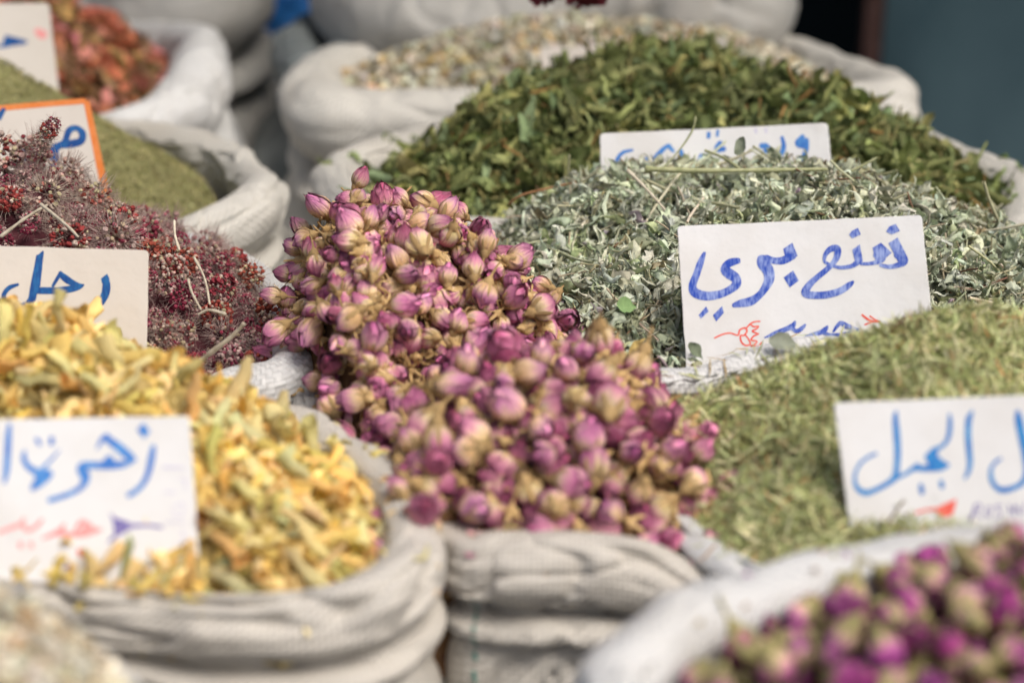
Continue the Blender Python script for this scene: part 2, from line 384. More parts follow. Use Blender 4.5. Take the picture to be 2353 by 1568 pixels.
# ------------------------------------------------------------------ heaps
class Heap:
    def __init__(self, loop, apex, p=1.3, e=0.15, lump=0.006, lf=14, seed=0, skirt=0.05):
        n, m = 120, 46
        self.n, self.m = n, m
        Lp = catmull(loop, n)[:, :3]; A = np.asarray(apex, float)
        rho = np.linspace(0.0, 1.12, m)
        R = np.clip(rho, 0, 1)
        g = 1 - ((np.sqrt(R ** 2 + e * e) - e) / (math.sqrt(1 + e * e) - e)) ** p
        V = A[None, None, :] + (Lp - A)[:, None, :] * np.minimum(rho, 1.05)[None, :, None]
        V[..., 2] = Lp[:, None, 2] + (A[2] - Lp[:, None, 2]) * g[None, :]
        V[..., 2] -= np.clip(rho - 1, 0, 1)[None, :] * skirt / 0.12
        q = V.copy(); q[..., 2] = 0
        V[..., 2] += lump * fbm(q * lf, seed, 3) * np.clip(1.1 - R ** 4, 0.25, 1)[None, :]
        self.V = V; self.F = grid_faces(n, m, True)
        self.flat = V.reshape(-1, 3)
        T = np.concatenate([self.F[:, [0, 1, 2]], self.F[:, [0, 2, 3]]])
        a, b, c = (self.flat[T[:, k]] for k in range(3))
        cr = np.cross(b - a, c - a); ar = np.linalg.norm(cr, axis=1) * 0.5
        nn = cr / np.maximum(ar[:, None] * 2, 1e-12)
        nn[nn[:, 2] < 0] *= -1
        cen = (a + b + c) / 3
        view = np.array([0, 0, CAM_H]) - cen; view /= np.linalg.norm(view, axis=1, keepdims=True)
        u, v = project(cen)
        ok = (np.sum(nn * view, 1) > -0.45) & (u > -420) & (u < VW + 420) & (v < VH + 260) & (v > -320)
        self.T, self.nn, self.w = T[ok], nn[ok], ar[ok]
        self.area = self.w.sum()
    def sample(self, n, r):
        i = r.choice(len(self.T), n, p=self.w / self.w.sum())
        s, t = r.random(n), r.random(n); fl = s + t > 1; s[fl], t[fl] = 1 - s[fl], 1 - t[fl]
        a, b, c = (self.flat[self.T[i, k]] for k in range(3))
        return a + (b - a) * s[:, None] + (c - a) * t[:, None], self.nn[i]
    def poisson(self, n, dist, r, tries=14000, accept=None):
        p, nn = self.sample(tries, r); keep = []
        K = np.zeros((0, 3))
        for j in range(tries):
            if accept is not None and not accept(p[j]): continue
            if len(keep) and np.min(np.sum((K - p[j]) ** 2, 1)) < dist * dist: continue
            keep.append(j); K = p[keep]
            if len(keep) >= n: break
        return p[keep], nn[keep]
    def base(self, drop=0.0):
        V = self.flat.copy(); V[:, 2] -= drop
        return V, self.F

def rand_rot(nrm, r, tilt=1.0, along=False):
    """frames: X along the piece, Z its face normal, scattered round the surface normal"""
    n = len(nrm)
    z = nrm + r.normal(0, tilt, (n, 3)); z /= np.linalg.norm(z, axis=1, keepdims=True)
    x = r.normal(0, 1, (n, 3)); x -= z * np.sum(x * z, 1)[:, None]; x /= np.linalg.norm(x, axis=1, keepdims=True)
    y = np.cross(z, x)
    return np.stack([x, y, z], -1)
def merge(templates, pos, rot, scale, cols, r, jitter=0.12, attr=None):
    """templates: list of (V, F, shade); one joined piece field"""
    which = r.integers(0, len(templates), len(pos)); out = []
    for k, (V, F, sh) in enumerate(templates):
        ix = np.where(which == k)[0]
        if not len(ix): continue
        W = np.einsum('nij,vj->nvi', rot[ix], V) * scale[ix][:, None, None] + pos[ix][:, None, :]
        c = cols[ix][:, None, :] * sh[None, :, None]
        Fk = (F[None] + (np.arange(len(ix)) * len(V))[:, None, None]).reshape(-1, 4)
        out.append((W.reshape(-1, 3), Fk, c.reshape(-1, 3)))
    return cat_parts(out)
def palette(n, cols, weights, r, jit=0.18, hj=0.06):
    w = np.array(weights, float); w /= w.sum()
    c = np.array(cols)[r.choice(len(cols), n, p=w)]
    c = c * (1 + r.uniform(-jit, jit, (n, 1))) * (1 + r.uniform(-hj, hj, (n, 3)))
    return np.clip(c, 0.005, 0.95)

# ---- piece templates (unit length along X)
def leaf_t(r, width=0.4, curl=0.8, bend=0.5, twist=0.5, crumple=0.06, nu=7, nv=4, tip=0.8, rib=1.15, hf=0.0):
    u = np.linspace(0, 1, nu); v = np.linspace(-1, 1, nv)
    U, Vv = np.meshgrid(u, v, indexing='ij')
    w = width * 0.5 * (np.sin(np.pi * np.clip(U, 0.02, 0.985) ** tip)) ** 0.8 + 0.01
    cu = curl * (0.6 + 0.4 * r.random()) * r.choice([-1, 1]); ang = Vv * cu
    y = w * np.sin(ang) / max(abs(cu), 1e-3) * np.sign(cu); z = w * (1 - np.cos(ang)) / max(abs(cu), 1e-3)
    tw = (U - 0.5) * r.normal(0, twist)
    y, z = y * np.cos(tw) - z * np.sin(tw), y * np.sin(tw) + z * np.cos(tw)
    bd = r.normal(0, bend) + 1e-3; th = (U - 0.5) * bd
    x = np.sin(th) / bd - z * np.sin(th); z = z * np.cos(th) + (1 - np.cos(th)) / bd
    p = np.stack([x, y, z], -1).reshape(-1, 3)
    p = p + crumple * np.stack([vnoise(p * 5.5, int(r.integers(1e6)) + k) + hf * vnoise(p * 15, int(r.integers(1e6)) + k) for k in range(3)], -1)
    sh = (1 + (rib - 1) * (1 - np.abs(Vv)) + r.normal(0, 0.05, U.shape)).ravel()
    return p, grid_faces(nu, nv), sh
def tube_t(r, rad=(0.02, 0.02), bend=0.4, sides=5, nu=5, wob=0.02, shade=(1, 1), flare=None):
    u = np.linspace(0, 1, nu); a = np.linspace(0, 2 * np.pi, sides, endpoint=False)
    bd = r.normal(0, bend) + 1e-3; th = (u - 0.5) * bd
    cx, cz = np.sin(th) / bd, (1 - np.cos(th)) / bd; cy = wob * np.cumsum(r.normal(0, 1, nu))
    cz = cz + wob * np.cumsum(r.normal(0, 1, nu))
    rr = rad[0] + (rad[1] - rad[0]) * u if flare is None else flare(u)
    p = np.stack([cx[:, None] - rr[:, None] * np.cos(a) * np.sin(th)[:, None], cy[:, None] + rr[:, None] * np.sin(a), cz[:, None] + rr[:, None] * np.cos(a) * np.cos(th)[:, None]], -1)
    F = grid_faces(sides, nu, True)
    # stored [side][u]
    p = np.swapaxes(p, 0, 1).reshape(-1, 3)
    sh = np.tile(np.linspace(shade[0], shade[1], nu), sides)
    return p, F, sh
def ball_t(n=2):
    V, F = [], []
    s = np.linspace(-1, 1, n + 1)
    for ax in range(3):
        for sg in (-1, 1):
            A, B = np.meshgrid(s, s, indexing='ij'); o = len(V) and sum(len(x) for x in V)
            q = np.zeros(A.shape + (3,)); q[..., ax] = sg; q[..., (ax + 1) % 3] = A * sg; q[..., (ax + 2) % 3] = B
            q = q.reshape(-1, 3); q /= np.linalg.norm(q, axis=1, keepdims=True)
            F.append(grid_faces(n + 1, n + 1) + (o or 0)); V.append(q)
    V = np.concatenate(V)
    return V, np.concatenate(F), np.ones(len(V))

# ------------------------------------------------------------------ dried rosebud
def bud_radius(z, fat, tipk):
    z = np.clip(z, 0, 1)
    return fat * np.sin(np.pi * np.clip(z, 0, 1) ** 0.78 * 0.93 + 0.17 * (1 - z)) ** tipk * (1 - 0.55 * z ** 4)
def rosebud_parts(r, fat=0.36, tipk=0.85, openness=0.0, sepal_flare=0.15, stem=0.5, cover=1.0):
    """unit length along Z (hip at 0, tip at 1). petals: (V,F,pet)  calyx: (V,F)"""
    P_ = []
    nz, na = 9, 14
    z = np.linspace(0, 1, nz); a = np.linspace(0, 2 * np.pi, na, endpoint=False)
    rr = bud_radius(z, fat, tipk) * 0.93
    V = np.stack([rr[None] * np.cos(a)[:, None], rr[None] * np.sin(a)[:, None], np.repeat(z[None] * 0.97, na, 0)], -1).reshape(-1, 3)
    pr = r.random()
    pet = np.stack([np.zeros(len(V)), np.tile(z, na) * 0.8 + 0.15, np.full(len(V), pr)], -1)
    P_.append((V, grid_faces(na, nz, True), pet))
    npet = int(r.integers(6, 9)); ph = r.random() * 6.28
    for k in range(npet):
        hw = r.uniform(0.75, 1.25); top = r.uniform(0.70, 1.06) if k > 2 else r.uniform(0.9, 1.06)
        A = np.linspace(-1, 1, 9); B = np.linspace(0, 1, 9)
        AA, BB = np.meshgrid(A, B, indexing='ij')
        outl = (1 - BB ** 5) ** 0.5 * 0.92 + 0.02
        ang = ph + k * 2.4 + AA * hw * outl + 0.28 * BB * (1 if k % 2 else 1)
        zz = BB * top * (1 - 0.06 * AA ** 2)
        off = 0.012 + 0.011 * k + 0.02 * np.abs(AA) ** 3 * r.uniform(0.2, 1.6) + openness * 0.22 * BB ** 3 + 0.035 * r.normal() * BB ** 4
        base = bud_radius(zz, fat, tipk) * 1.0 + off * (0.4 + 0.6 * np.sin(np.pi * np.clip(BB, 0.06, 1) * 0.8))
        q = np.stack([base * np.cos(ang), base * np.sin(ang), zz], -1)
        wob = vnoise(q * np.array([4.5, 4.5, 2.5]), int(r.integers(1e6)))
        base = base + 0.030 * wob + 0.020 * vnoise(np.stack([AA * 6, BB * 1.2, 0 * AA + k], -1), int(r.integers(1e6)))
        q = np.stack([base * np.cos(ang), base * np.sin(ang), zz], -1)
        pet = np.stack([AA, BB, np.full(AA.shape, r.random())], -1)
        P_.append((q.reshape(-1, 3), grid_faces(9, 9), pet.reshape(-1, 3)))
    petals = cat_parts(P_)
    # shrink-bend: dried buds are never straight
    def warp(V):
        k = r_w; return V + np.stack([k[0] * V[:, 2] ** 2 * 0.14, k[1] * V[:, 2] ** 2 * 0.14, 0 * V[:, 0]], -1) + 0.02 * np.stack([vnoise(V * 2.3, 5 + s_w + j) for j in range(3)], -1)
    r_w = r.normal(0, 0.8, 2); s_w = int(r.integers(1000))
    C_ = []
    zs = np.array([0.10, 0.04, -0.03, -0.12, -0.2, -0.25, -0.33, -0.25 - stem * 0.5, -0.25 - stem]); rs = np.array([0.16, 0.215, 0.20, 0.165, 0.09, 0.052, 0.045, 0.045, 0.038])
    na = 9; a = np.linspace(0, 2 * np.pi, na, endpoint=False)
    wv = 1 + 0.12 * vnoise(np.stack(np.meshgrid(a, zs * 9, indexing='ij') + [np.zeros((na, len(zs)))], -1), s_w)
    sx, sy = r.normal(0, 0.12, 2)
    cz = np.clip(-zs - 0.2, 0, 1) ** 1.5
    V = np.stack([rs[None] * wv * np.cos(a)[:, None] + sx * cz[None], rs[None] * wv * np.sin(a)[:, None] + sy * cz[None], np.repeat(zs[None], na, 0)], -1).reshape(-1, 3)
    C_.append((V, grid_faces(na, len(zs), True)))
    for k in range(5):
        ln = min(1.0, r.uniform(0.26, 0.62) * cover); fl = max(0, r.normal(sepal_flare * 0.6, 0.16)); hw = r.uniform(0.20, 0.32) * cover
        A = np.linspace(-1, 1, 4); B = np.linspace(0, 1, 7); AA, BB = np.meshgrid(A, B, indexing='ij')
        wd = hw * (1 - BB) ** 0.7 * (1 + 0.3 * BB) + 0.02
        ang = ph + k * 1.2566 + AA * wd + r.normal(0, 0.12) * BB
        zz = BB * ln * (1 - 0.5 * fl)
        rad = bud_radius(zz, fat, tipk) + 0.075 - 0.03 * np.abs(AA) + fl * 0.5 * BB ** 2 + 0.02 * vnoise(np.stack([AA * 2, BB * 3, 0 * AA + k], -1), s_w + 7)
        rad = np.where(BB < 0.02, 0.19, rad)
        q = np.stack([rad * np.cos(ang), rad * np.sin(ang), zz - 0.02], -1)
        C_.append((q.reshape(-1, 3), grid_faces(4, 7)))
    calyx = cat_parts([c for c in C_])
    return (warp(petals[0]), petals[1], petals[2]), (warp(calyx[0]), calyx[1])

def bud_set(seed, n, **kw):
    r = np.random.default_rng(seed); out = []
    for k in range(n):
        out.append(rosebud_parts(r, fat=r.uniform(0.30, 0.41), tipk=r.uniform(0.72, 1.0), openness=(0.55 if k % 6 == 2 else max(0, r.normal(-0.1, 0.25))),
                                 sepal_flare=r.uniform(0.0, 0.3), stem=r.uniform(0.1, 0.55), **kw))
    return out
BUDS = bud_set(3, 18)
BUDS_GREEN = bud_set(7, 12, cover=1.55)
def axis_frames(ax, r):
    ax = ax / np.linalg.norm(ax, axis=1, keepdims=True)
    x = r.normal(0, 1, ax.shape); x -= ax * np.sum(ax * x, 1)[:, None]; x /= np.linalg.norm(x, axis=1, keepdims=True)
    return np.stack([x, np.cross(ax, x), ax], -1)

def rosebud_heap(heap, n, dist, size, pm, cm, label_fn, group, heap_label, seed, accept=None, tan_bias=None, nfill=420, tan=0.3, extra=(), BUDS=BUDS):
    r = np.random.default_rng(seed)
    pm_meshes = [mesh_quads('petals', b[0][0], b[0][1], pm, {'pet': b[0][2]}) for b in BUDS]
    cm_meshes = [mesh_quads('calyx', b[1][0], b[1][1], cm) for b in BUDS]
    pos, nn = heap.poisson(n, dist, r, accept=accept)
    order = np.argsort(-pos[:, 1]); pos, nn = pos[order], nn[order]
    m = len(pos)
    ax = nn * 0.75 + r.normal(0, 0.75, (m, 3))
    tp = np.full(m, tan) if tan_bias is None else np.array([tan_bias(p) for p in pos])
    flip = r.random(m) < tp
    ax[flip] = -(nn[flip] * 0.7 + r.normal(0, 0.6, (flip.sum(), 3)))
    for (p, a) in extra:
        pos = np.vstack([pos, p]); nn = np.vstack([nn, [0, 0, 1]]); ax = np.vstack([ax, a]); flip = np.append(flip, False)
    m = len(pos)
    R = axis_frames(ax, r)
    for i in range(m):
        k = int(r.integers(len(BUDS))); s = size * r.uniform(0.70, 1.20)
        q = Matrix(R[i].tolist()).to_4x4()
        c = pos[i] + nn[i] * 0.003 - R[i][:, 2] * s * 0.42
        e = empty('rosebud', c)
        e.rotation_euler = q.to_euler(); e.scale = (s, s, s * r.uniform(0.92, 1.15))
        tag(e, label_fn(i, pos[i], bool(flip[i]), m), 'rosebud', group)
        link('petals', pm_meshes[k], e); link('calyx', cm_meshes[k], e)
    # the rest of the buds, one mass below the ones in view
    p, n2 = heap.sample(nfill, r)
    R2 = axis_frames(n2 * 0.2 + r.normal(0, 1, (nfill, 3)), r)
    parts, mi = [], []
    bv, bf = heap.base(0.024); parts.append((bv, bf, np.zeros((len(bv), 3)))); mi.append(np.full(len(bf), 2))
    for i in range(nfill):
        b = BUDS[int(r.integers(len(BUDS)))]; s = size * r.uniform(0.75, 1.05)
        c = p[i] - n2[i] * r.uniform(0.005, 0.019) - R2[i][:, 2] * s * 0.4
        if i % 3:
          parts.append((b[0][0] * s @ R2[i].T + c, b[0][1], b[0][2] * [1, 1, 0] + [0, 0, r.random()])); mi.append(np.zeros(len(b[0][1])))
        parts.append((b[1][0] * s @ R2[i].T + c, b[1][1], np.zeros((len(b[1][0]), 3)))); mi.append(np.ones(len(b[1][1])))
    V, F, pet = cat_parts(parts)
    o = link('rosebud_mass', mesh_quads('rosebud_mass', V, F, [pm, cm, M_BED], {'pet': pet}, midx=np.concatenate(mi)))
    tag(o, heap_label, 'rosebuds', kind='stuff')
    return m

# ------------------------------------------------------------------ loose herb heaps (one mass each)
def herb_heap(name, heap, n, templates, size, cols, weights, mat, label, cat, seed, tilt=0.9, lift=(0, 0.006), base_col=(0.1, 0.08, 0.04), patch=0.22):
    r = np.random.default_rng(seed)
    p, nn = heap.sample(n, r)
    h = r.uniform(lift[0], lift[1], n)
    pos = p + nn * h[:, None]
    R = rand_rot(nn, r, tilt)
    c = palette(n, cols, weights, r) * (1 + patch * fbm(pos * 32, seed, 2))[:, None]
    sc = r.uniform(size[0], size[1], n)
    V, F, col = merge(templates, pos, R, sc, c, r)
    bv, bf = heap.base(0.002)
    parts = [(V, F, col), (bv, bf, np.tile(np.array(base_col), (len(bv), 1)))]
    V, F, col = cat_parts(parts)
    o = link(name, mesh_quads(name, V, F, mat, {'col': col}))
    return tag(o, label, cat, kind='stuff')

# ------------------------------------------------------------------ price cards with handwriting
class Card:
    """a stiff card: plane through world point O with normal nrm; traced corners and pen strokes land on that plane"""
    def __init__(self, O, nrm):
        self.O = np.asarray(O, float); self.n = np.asarray(nrm, float) / np.linalg.norm(nrm)
        x = np.cross([0, 0, 1], self.n); x = x / np.linalg.norm(x)      # to the right as one reads
        self.x, self.y = x, np.cross(self.n, x)
    def uv(self, u, v):
        d = ray(u, v); C = np.array([0, 0, CAM_H]); t = np.dot(self.O - C, self.n) / np.dot(d, self.n)
        q = C + d * t - self.O
        return np.array([np.dot(q, self.x), np.dot(q, self.y)])
    def build(self, corners, mat, label, rad=0.003, th=0.0011, group='hand-lettered price cards', seed=0):
        q = np.array([self.uv(*c) for c in corners])
        self.q = q
        pts = []
        for i in range(4):
            a, b, c = q[i - 1], q[i], q[(i + 1) % 4]
            p0 = b + (a - b) / np.linalg.norm(a - b) * rad; p1 = b + (c - b) / np.linalg.norm(c - b) * rad
            for t in np.linspace(0, 1, 5): pts.append((1 - t) ** 2 * p0 + 2 * t * (1 - t) * b + t * t * p1)
            nxt = c + (b - c) / np.linalg.norm(b - c) * rad
            for t in np.linspace(0, 1, 14)[1:-1]:
                pts.append(p1 + (nxt - p1) * t + np.random.default_rng(seed + i * 50 + int(t * 99)).normal(0, 0.00012, 2))
        pts = np.array(pts); n = len(pts); c = pts.mean(0)
        self.k, self.m = 0.28 + 0.1 * (seed % 3), 0.2 * ((seed % 2) * 2 - 1)
        V = []
        for (ins, z) in ((0.0004, 0), (0, -0.0003), (0, -th + 0.0003), (0.0004, -th)):
            pp = pts + (c - pts) / np.linalg.norm(c - pts, axis=1, keepdims=True) * ins
            V += [tuple(x) + (z + self.bend(x[0], x[1]),) for x in pp]
        me = bpy.data.meshes.new('board'); F = []
        for k in range(3):
            for i in range(n): j = (i + 1) % n; F.append((k * n + i, (k + 1) * n + i, (k + 1) * n + j, k * n + j))
        # front and back filled with rings towards the middle, so the card can be slightly bowed
        def fill(ring0, z, flip):
            prev = list(range(ring0, ring0 + n)); src = np.array([V[i][:2] for i in prev])
            for t in np.linspace(1, 0, 9)[1:-1]:
                o = len(V); pp = c + (src - c) * t
                V.extend([tuple(x) + (z + self.bend(x[0], x[1]),) for x in pp])
                cur = list(range(o, o + n))
                for i in range(n): j = (i + 1) % n; f = (prev[i], prev[j], cur[j], cur[i]); F.append(f[::-1] if flip else f)
                prev = cur
            F.append(tuple(prev[::-1] if flip else prev))
        fill(0, 0.0, False); fill(3 * n, -th, True)
        me.from_pydata(V, [], F); me.validate(); me.materials.append(mat)
        self.e = empty('price_card', self.O)
        self.e.matrix_world = Matrix(np.stack([self.x, self.y, self.n], -1).tolist()).to_4x4()
        self.e.location = self.O
        tag(self.e, label, 'price card', group)
        link('board', me, self.e)
        return self
    def bend(self, x, y):
        return self.k * x * x + self.m * x * y
    def strokes(self, items, mat, name='lettering', to=lambda a, b: (a, b), z=0.00016):
        """items: ('s', [(x, y, w), ...]) a pen stroke, ('p', [(x, y), ...]) a filled mark; to() turns trace units into view units"""
        Vs, Fs = [], []
        lift = 0
        for kind, pts in items:
            lift += 1
            zz = z + 0.000006 * lift
            if kind == 's':
                q = np.array([self.uv(*to(p[0], p[1])) for p in pts])
                w = []
                for p in pts:
                    a = self.uv(*to(p[0] - p[2] / 2, p[1])); b = self.uv(*to(p[0] + p[2] / 2, p[1])); w.append(np.linalg.norm(a - b) / 2)
                k = catmull(np.column_stack([q, w]), max(14, 9 * len(pts)), closed=False)
                d = np.gradient(k[:, :2], axis=0); d /= np.maximum(np.linalg.norm(d, axis=1, keepdims=True), 1e-9)
                nr = np.stack([-d[:, 1], d[:, 0]], 1); hw = np.abs(k[:, 2:3])
                L_, R_ = k[:, :2] + nr * hw, k[:, :2] - nr * hw
                o = sum(len(x) for x in Vs); m = len(k)
                cap = []
                Vs.append(np.column_stack([np.concatenate([L_, R_]), np.full(2 * m, zz)]))
                Fs += [(o + i, o + m + i, o + m + i + 1, o + i + 1) for i in range(m - 1)]
                for end, sg in ((0, -1), (m - 1, 1)):          # round ends
                    o2 = sum(len(x) for x in Vs); aa = np.linspace(-np.pi / 2, np.pi / 2, 7)
                    cpt = k[end, :2] + hw[end] * (np.cos(aa)[:, None] * d[end] * sg * 0.6 + np.sin(aa)[:, None] * nr[end])
                    Vs.append(np.column_stack([cpt, np.full(7, zz + 0.000002)])); Fs.append(tuple(range(o2, o2 + 7)))
            else:
                q = np.array([self.uv(*to(p[0], p[1])) for p in pts])
                o = sum(len(x) for x in Vs); Vs.append(np.column_stack([q, np.full(len(q), zz)])); Fs.append(tuple(range(o, o + len(q))))
        V = np.concatenate(Vs); V[:, 2] += self.bend(V[:, 0], V[:, 1])
        # every face towards the reader
        G = []
        for f in Fs:
            a = V[list(f)][:, :2]; ar = np.sum(a[:, 0] * np.roll(a[:, 1], -1) - np.roll(a[:, 0], -1) * a[:, 1])
            G.append(f if ar > 0 else f[::-1])
        me = bpy.data.meshes.new(name); me.from_pydata(V.tolist(), [], G); me.materials.append(mat)
        return link(name, me, self.e)
def crop(x0, y0, s):
    return lambda a, b: ((a / s + x0) / 1.45876, (b / s + y0) / 1.45876)
# ================================================================== the place
def box_mesh(name, lo, hi, mat, bev=0.0):
    x0, y0, z0 = lo; x1, y1, z1 = hi
    V = [(x0, y0, z0), (x1, y0, z0), (x1, y1, z0), (x0, y1, z0), (x0, y0, z1), (x1, y0, z1), (x1, y1, z1), (x0, y1, z1)]
    F = [(0, 3, 2, 1), (4, 5, 6, 7), (0, 1, 5, 4), (1, 2, 6, 5), (2, 3, 7, 6), (3, 0, 4, 7)]
    me = bpy.data.meshes.new(name); me.from_pydata(V, [], F); me.materials.append(mat); return me
M_GROUND = mat_plain('ground_dust', (0.05, 0.055, 0.06), (0.12, 0.125, 0.125), 6, 0.9)
M_DARK = mat_plain('doorway_dark', (0.006, 0.012, 0.016), (0.012, 0.022, 0.026), 5, 0.8, 0.15)  # near-black colour stands in for the darkness of the doorway
M_TARP = mat_plain('teal_tarp', (0.072, 0.138, 0.158), (0.125, 0.21, 0.228), 3.0, 0.6, 0.3, 0.3, 0.01)
M_WOOD = mat_plain('brown_post', (0.10, 0.05, 0.04), (0.17, 0.09, 0.07), 30, 0.7)
M_BLUE = mat_plain('blue_plastic', (0.015, 0.12, 0.45), (0.05, 0.25, 0.65), 20, 0.35, 0.5)
M_HAZEBAG = mat_plain('grey_plastic', (0.13, 0.15, 0.15), (0.22, 0.24, 0.235), 14, 0.45, 0.4)

g = link('ground', mesh_quads('ground', np.array([(-40, -6, FLOOR), (40, -6, FLOOR), (40, 80, FLOOR), (-40, 80, FLOOR)]), np.array([[0, 1, 2, 3]]), M_GROUND))
tag(g, 'dark dusty paving under the sacks', 'ground', kind='structure')
w = link('wall', box_mesh('wall', (-4, 3.9, FLOOR), (4, 4.1, 2.2), M_DARK)); tag(w, 'back wall coloured near black as the unlit doorway behind the sacks', 'wall', kind='structure')
# teal tarpaulin, hanging in soft folds
nx, nz = 120, 40
X, Z = np.meshgrid(np.linspace(PY(2012, 100, 3.05)[0], 2.2, nx), np.linspace(FLOOR + 0.02, 1.6, nz), indexing='ij')
Y = 3.05 + 0.05 * np.sin(X * 7 + 0.6 * np.sin(Z * 2.3)) + 0.035 * fbm(np.stack([X * 3, Z * 1.1, 0 * X], -1), 3)
V = np.stack([X, Y, Z], -1).reshape(-1, 3)
o = link('tarpaulin', mesh_quads('tarpaulin', V, grid_faces(nx, nz), M_TARP)); tag(o, 'dull teal tarpaulin hanging behind the sacks', 'tarpaulin')
px = PY(1998, 100, 2.95)[0]
o = link('post', box_mesh('post', (px - 0.016, 2.93, FLOOR), (px + 0.016, 2.965, 1.6), M_WOOD)); tag(o, 'narrow dark brown wooden post beside the teal tarpaulin', 'post')
# canvas sheet added out of view so the rear row falls into shade
nx, ny = 40, 16
X, Y = np.meshgrid(np.linspace(-2.6, 2.6, nx), np.linspace(1.75, 3.9, ny), indexing='ij')
Z = 1.28 + 0.16 * (Y - 1.75) + 0.02 * np.sin(X * 9) * (1 - (Y - 1.75) / 2.2)
V = np.stack([X, Y, Z], -1); V = np.concatenate([V.reshape(-1, 3), (V + [0, 0, 0.004]).reshape(-1, 3)])
F = grid_faces(nx, ny); o = link('shade_awning', mesh_quads('shade_awning', V, np.concatenate([F[:, ::-1], F + nx * ny]), M_TARP)); tag(o, 'added teal canvas out of view, shading the rear row of sacks', 'shade_awning')

def rim(pts):
    return [tuple(P(u, v, z)) + (r,) for (u, v, z, r) in pts]
def pl(pts):
    return [tuple(P(u, v, z)) for (u, v, z) in pts]

# ---- sacks, front to back
make_sack(rim([(1395, 1600, .038, .015), (1470, 1500, .042, .015), (1600, 1415, .042, .015), (1760, 1362, .042, .014), (1960, 1320, .042, .014), (2200, 1272, .042, .014), (2500, 1255, .042, .014), (2800, 1330, .042, .014), (2950, 1600, .042, .014), (2750, 2000, .05, .014), (2200, 2200, .05, .014), (1600, 2050, .05, .014), (1400, 1780, .05, .014)]),
          M_SACKW, 'white sack in the lower right corner holding magenta and green rosebuds', bulge=0.02, seed=1, wr=0.8)
make_sack(rim([(-700, 1400, 0.0, .014), (-300, 1370, 0, .014), (0, 1395, 0, .014), (250, 1420, -.002, .015), (480, 1440, -.003, .016), (720, 1432, 0, .017), (890, 1372, .005, .018), (945, 1270, .008, .017), (888, 1130, .014, .014), (772, 1024, .019, .0135), (640, 964, .020, .0135), (510, 942, .018, .013), (250, 900, 0, .012), (-100, 900, 0, .012), (-500, 930, 0, .012), (-800, 1150, 0, .013)]),
          M_SACKB, 'cream sack of yellow blossoms with a bulging folded rim', bulge=0.006, seed=2, folds=1, wr=1.1)
make_sack([tuple(P(-80, 1420, .035)) + (.012,)] + rim([(330, 1640, .03, .012), (420, 1900, .03, .012), (200, 2250, .03, .012), (-300, 2300, .03, .012), (-800, 2000, .03, .012), (-700, 1600, .03, .012), (-400, 1440, .035, .012)]),
          M_SACKW, 'sack of pale cream flakes at the bottom left corner', bulge=0.015, seed=3)
rose_sack = make_sack(rim([(1058, 1290, -.002, .016), (1150, 1302, 0, .019), (1330, 1305, 0, .019), (1500, 1330, -.006, .019), (1620, 1390, -.022, .018), (1710, 1420, -.034, .014), (1680, 1290, -.028, .012), (1560, 1060, -.01, .012), (1400, 930, 0, .012), (1150, 930, 0, .012), (1020, 1010, 0, .012), (1005, 1130, -.004, .012)]),
          M_SACKB, 'beige sack with a thick rolled rim and green seam below the front rosebuds', bulge=0.004, seed=4, folds=1, wr=1.2)
# green stitching down the side of that sack
G_ = make_sack.grid; uu, vv = project(G_[:, 70]); yy = G_[:, 70, 1]
ci = int(np.argmin(np.abs(uu - 1085) + 1e4 * (yy > np.median(yy)))); Vs_, Fs_ = [], []
for k_ in range(52, 100, 2):
    a_, b_ = G_[ci, k_], G_[ci, k_ + 1]; f_ = np.array([0.0, -1.0, 0.1]); sd_ = np.array([.0009, 0, 0])
    o_ = len(Vs_); Vs_ += [a_ + f_ * .0012 - sd_, a_ + f_ * .0012 + sd_, b_ + f_ * .0016 + sd_ + sd_, b_ + f_ * .0016 + sd_ * 0.2]; Fs_.append((o_, o_ + 1, o_ + 2, o_ + 3))
sm_ = mesh_quads('stitching', np.array(Vs_) - np.array(rose_sack.location), np.array(Fs_), M_THREAD); link('stitching', sm_, rose_sack)
make_sack(rim([(1375, 918, .018, .010), (1500, 884, .022, .011), (1680, 845, .027, .011), (1850, 815, .030, .011), (2100, 805, .030, .011), (2450, 800, .03, .012), (2700, 900, .02, .012), (2750, 1080, .01, .012), (2500, 1290, 0, .012), (2150, 1375, 0, .012), (1850, 1370, 0, .012), (1650, 1290, 0, .012), (1500, 1130, .0, .012), (1400, 1010, .01, .010)]),
          M_SACKW, 'white woven sack of rosemary needles with a flat doubled rim', bulge=0.01, seed=5, kz=0.75)
make_sack(rim([(715, 930, -.004, .012), (740, 1000, -.006, .013), (850, 1080, -.008, .012), (1000, 1110, -.01, .012), (1180, 1080, -.01, .012), (1330, 980, 0, .012), (1380, 860, 0, .012), (1280, 740, 0, .012), (1050, 690, 0, .012), (850, 720, 0, .012), (730, 820, 0, .012)]),
          M_SACKG, 'grey sack under the rear mound of rosebuds', bulge=0.01, seed=6)
make_sack(rim([(668, 800, .010, .012), (676, 850, .006, .016), (640, 895, .002, .020), (580, 915, -.002, .022), (520, 930, -.004, .022), (380, 990, -.01, .016), (0, 1050, -.01, .014), (-350, 980, 0, .014), (-550, 780, 0, .014), (-400, 620, 0, .014), (0, 560, 0, .014), (380, 560, 0, .013), (570, 620, 0, .012), (645, 720, .004, .011)]),
          M_SACKW, 'white woven sack beside the rosebuds holding fuzzy dark red flower heads', bulge=0.02, seed=7, wr=0.35)
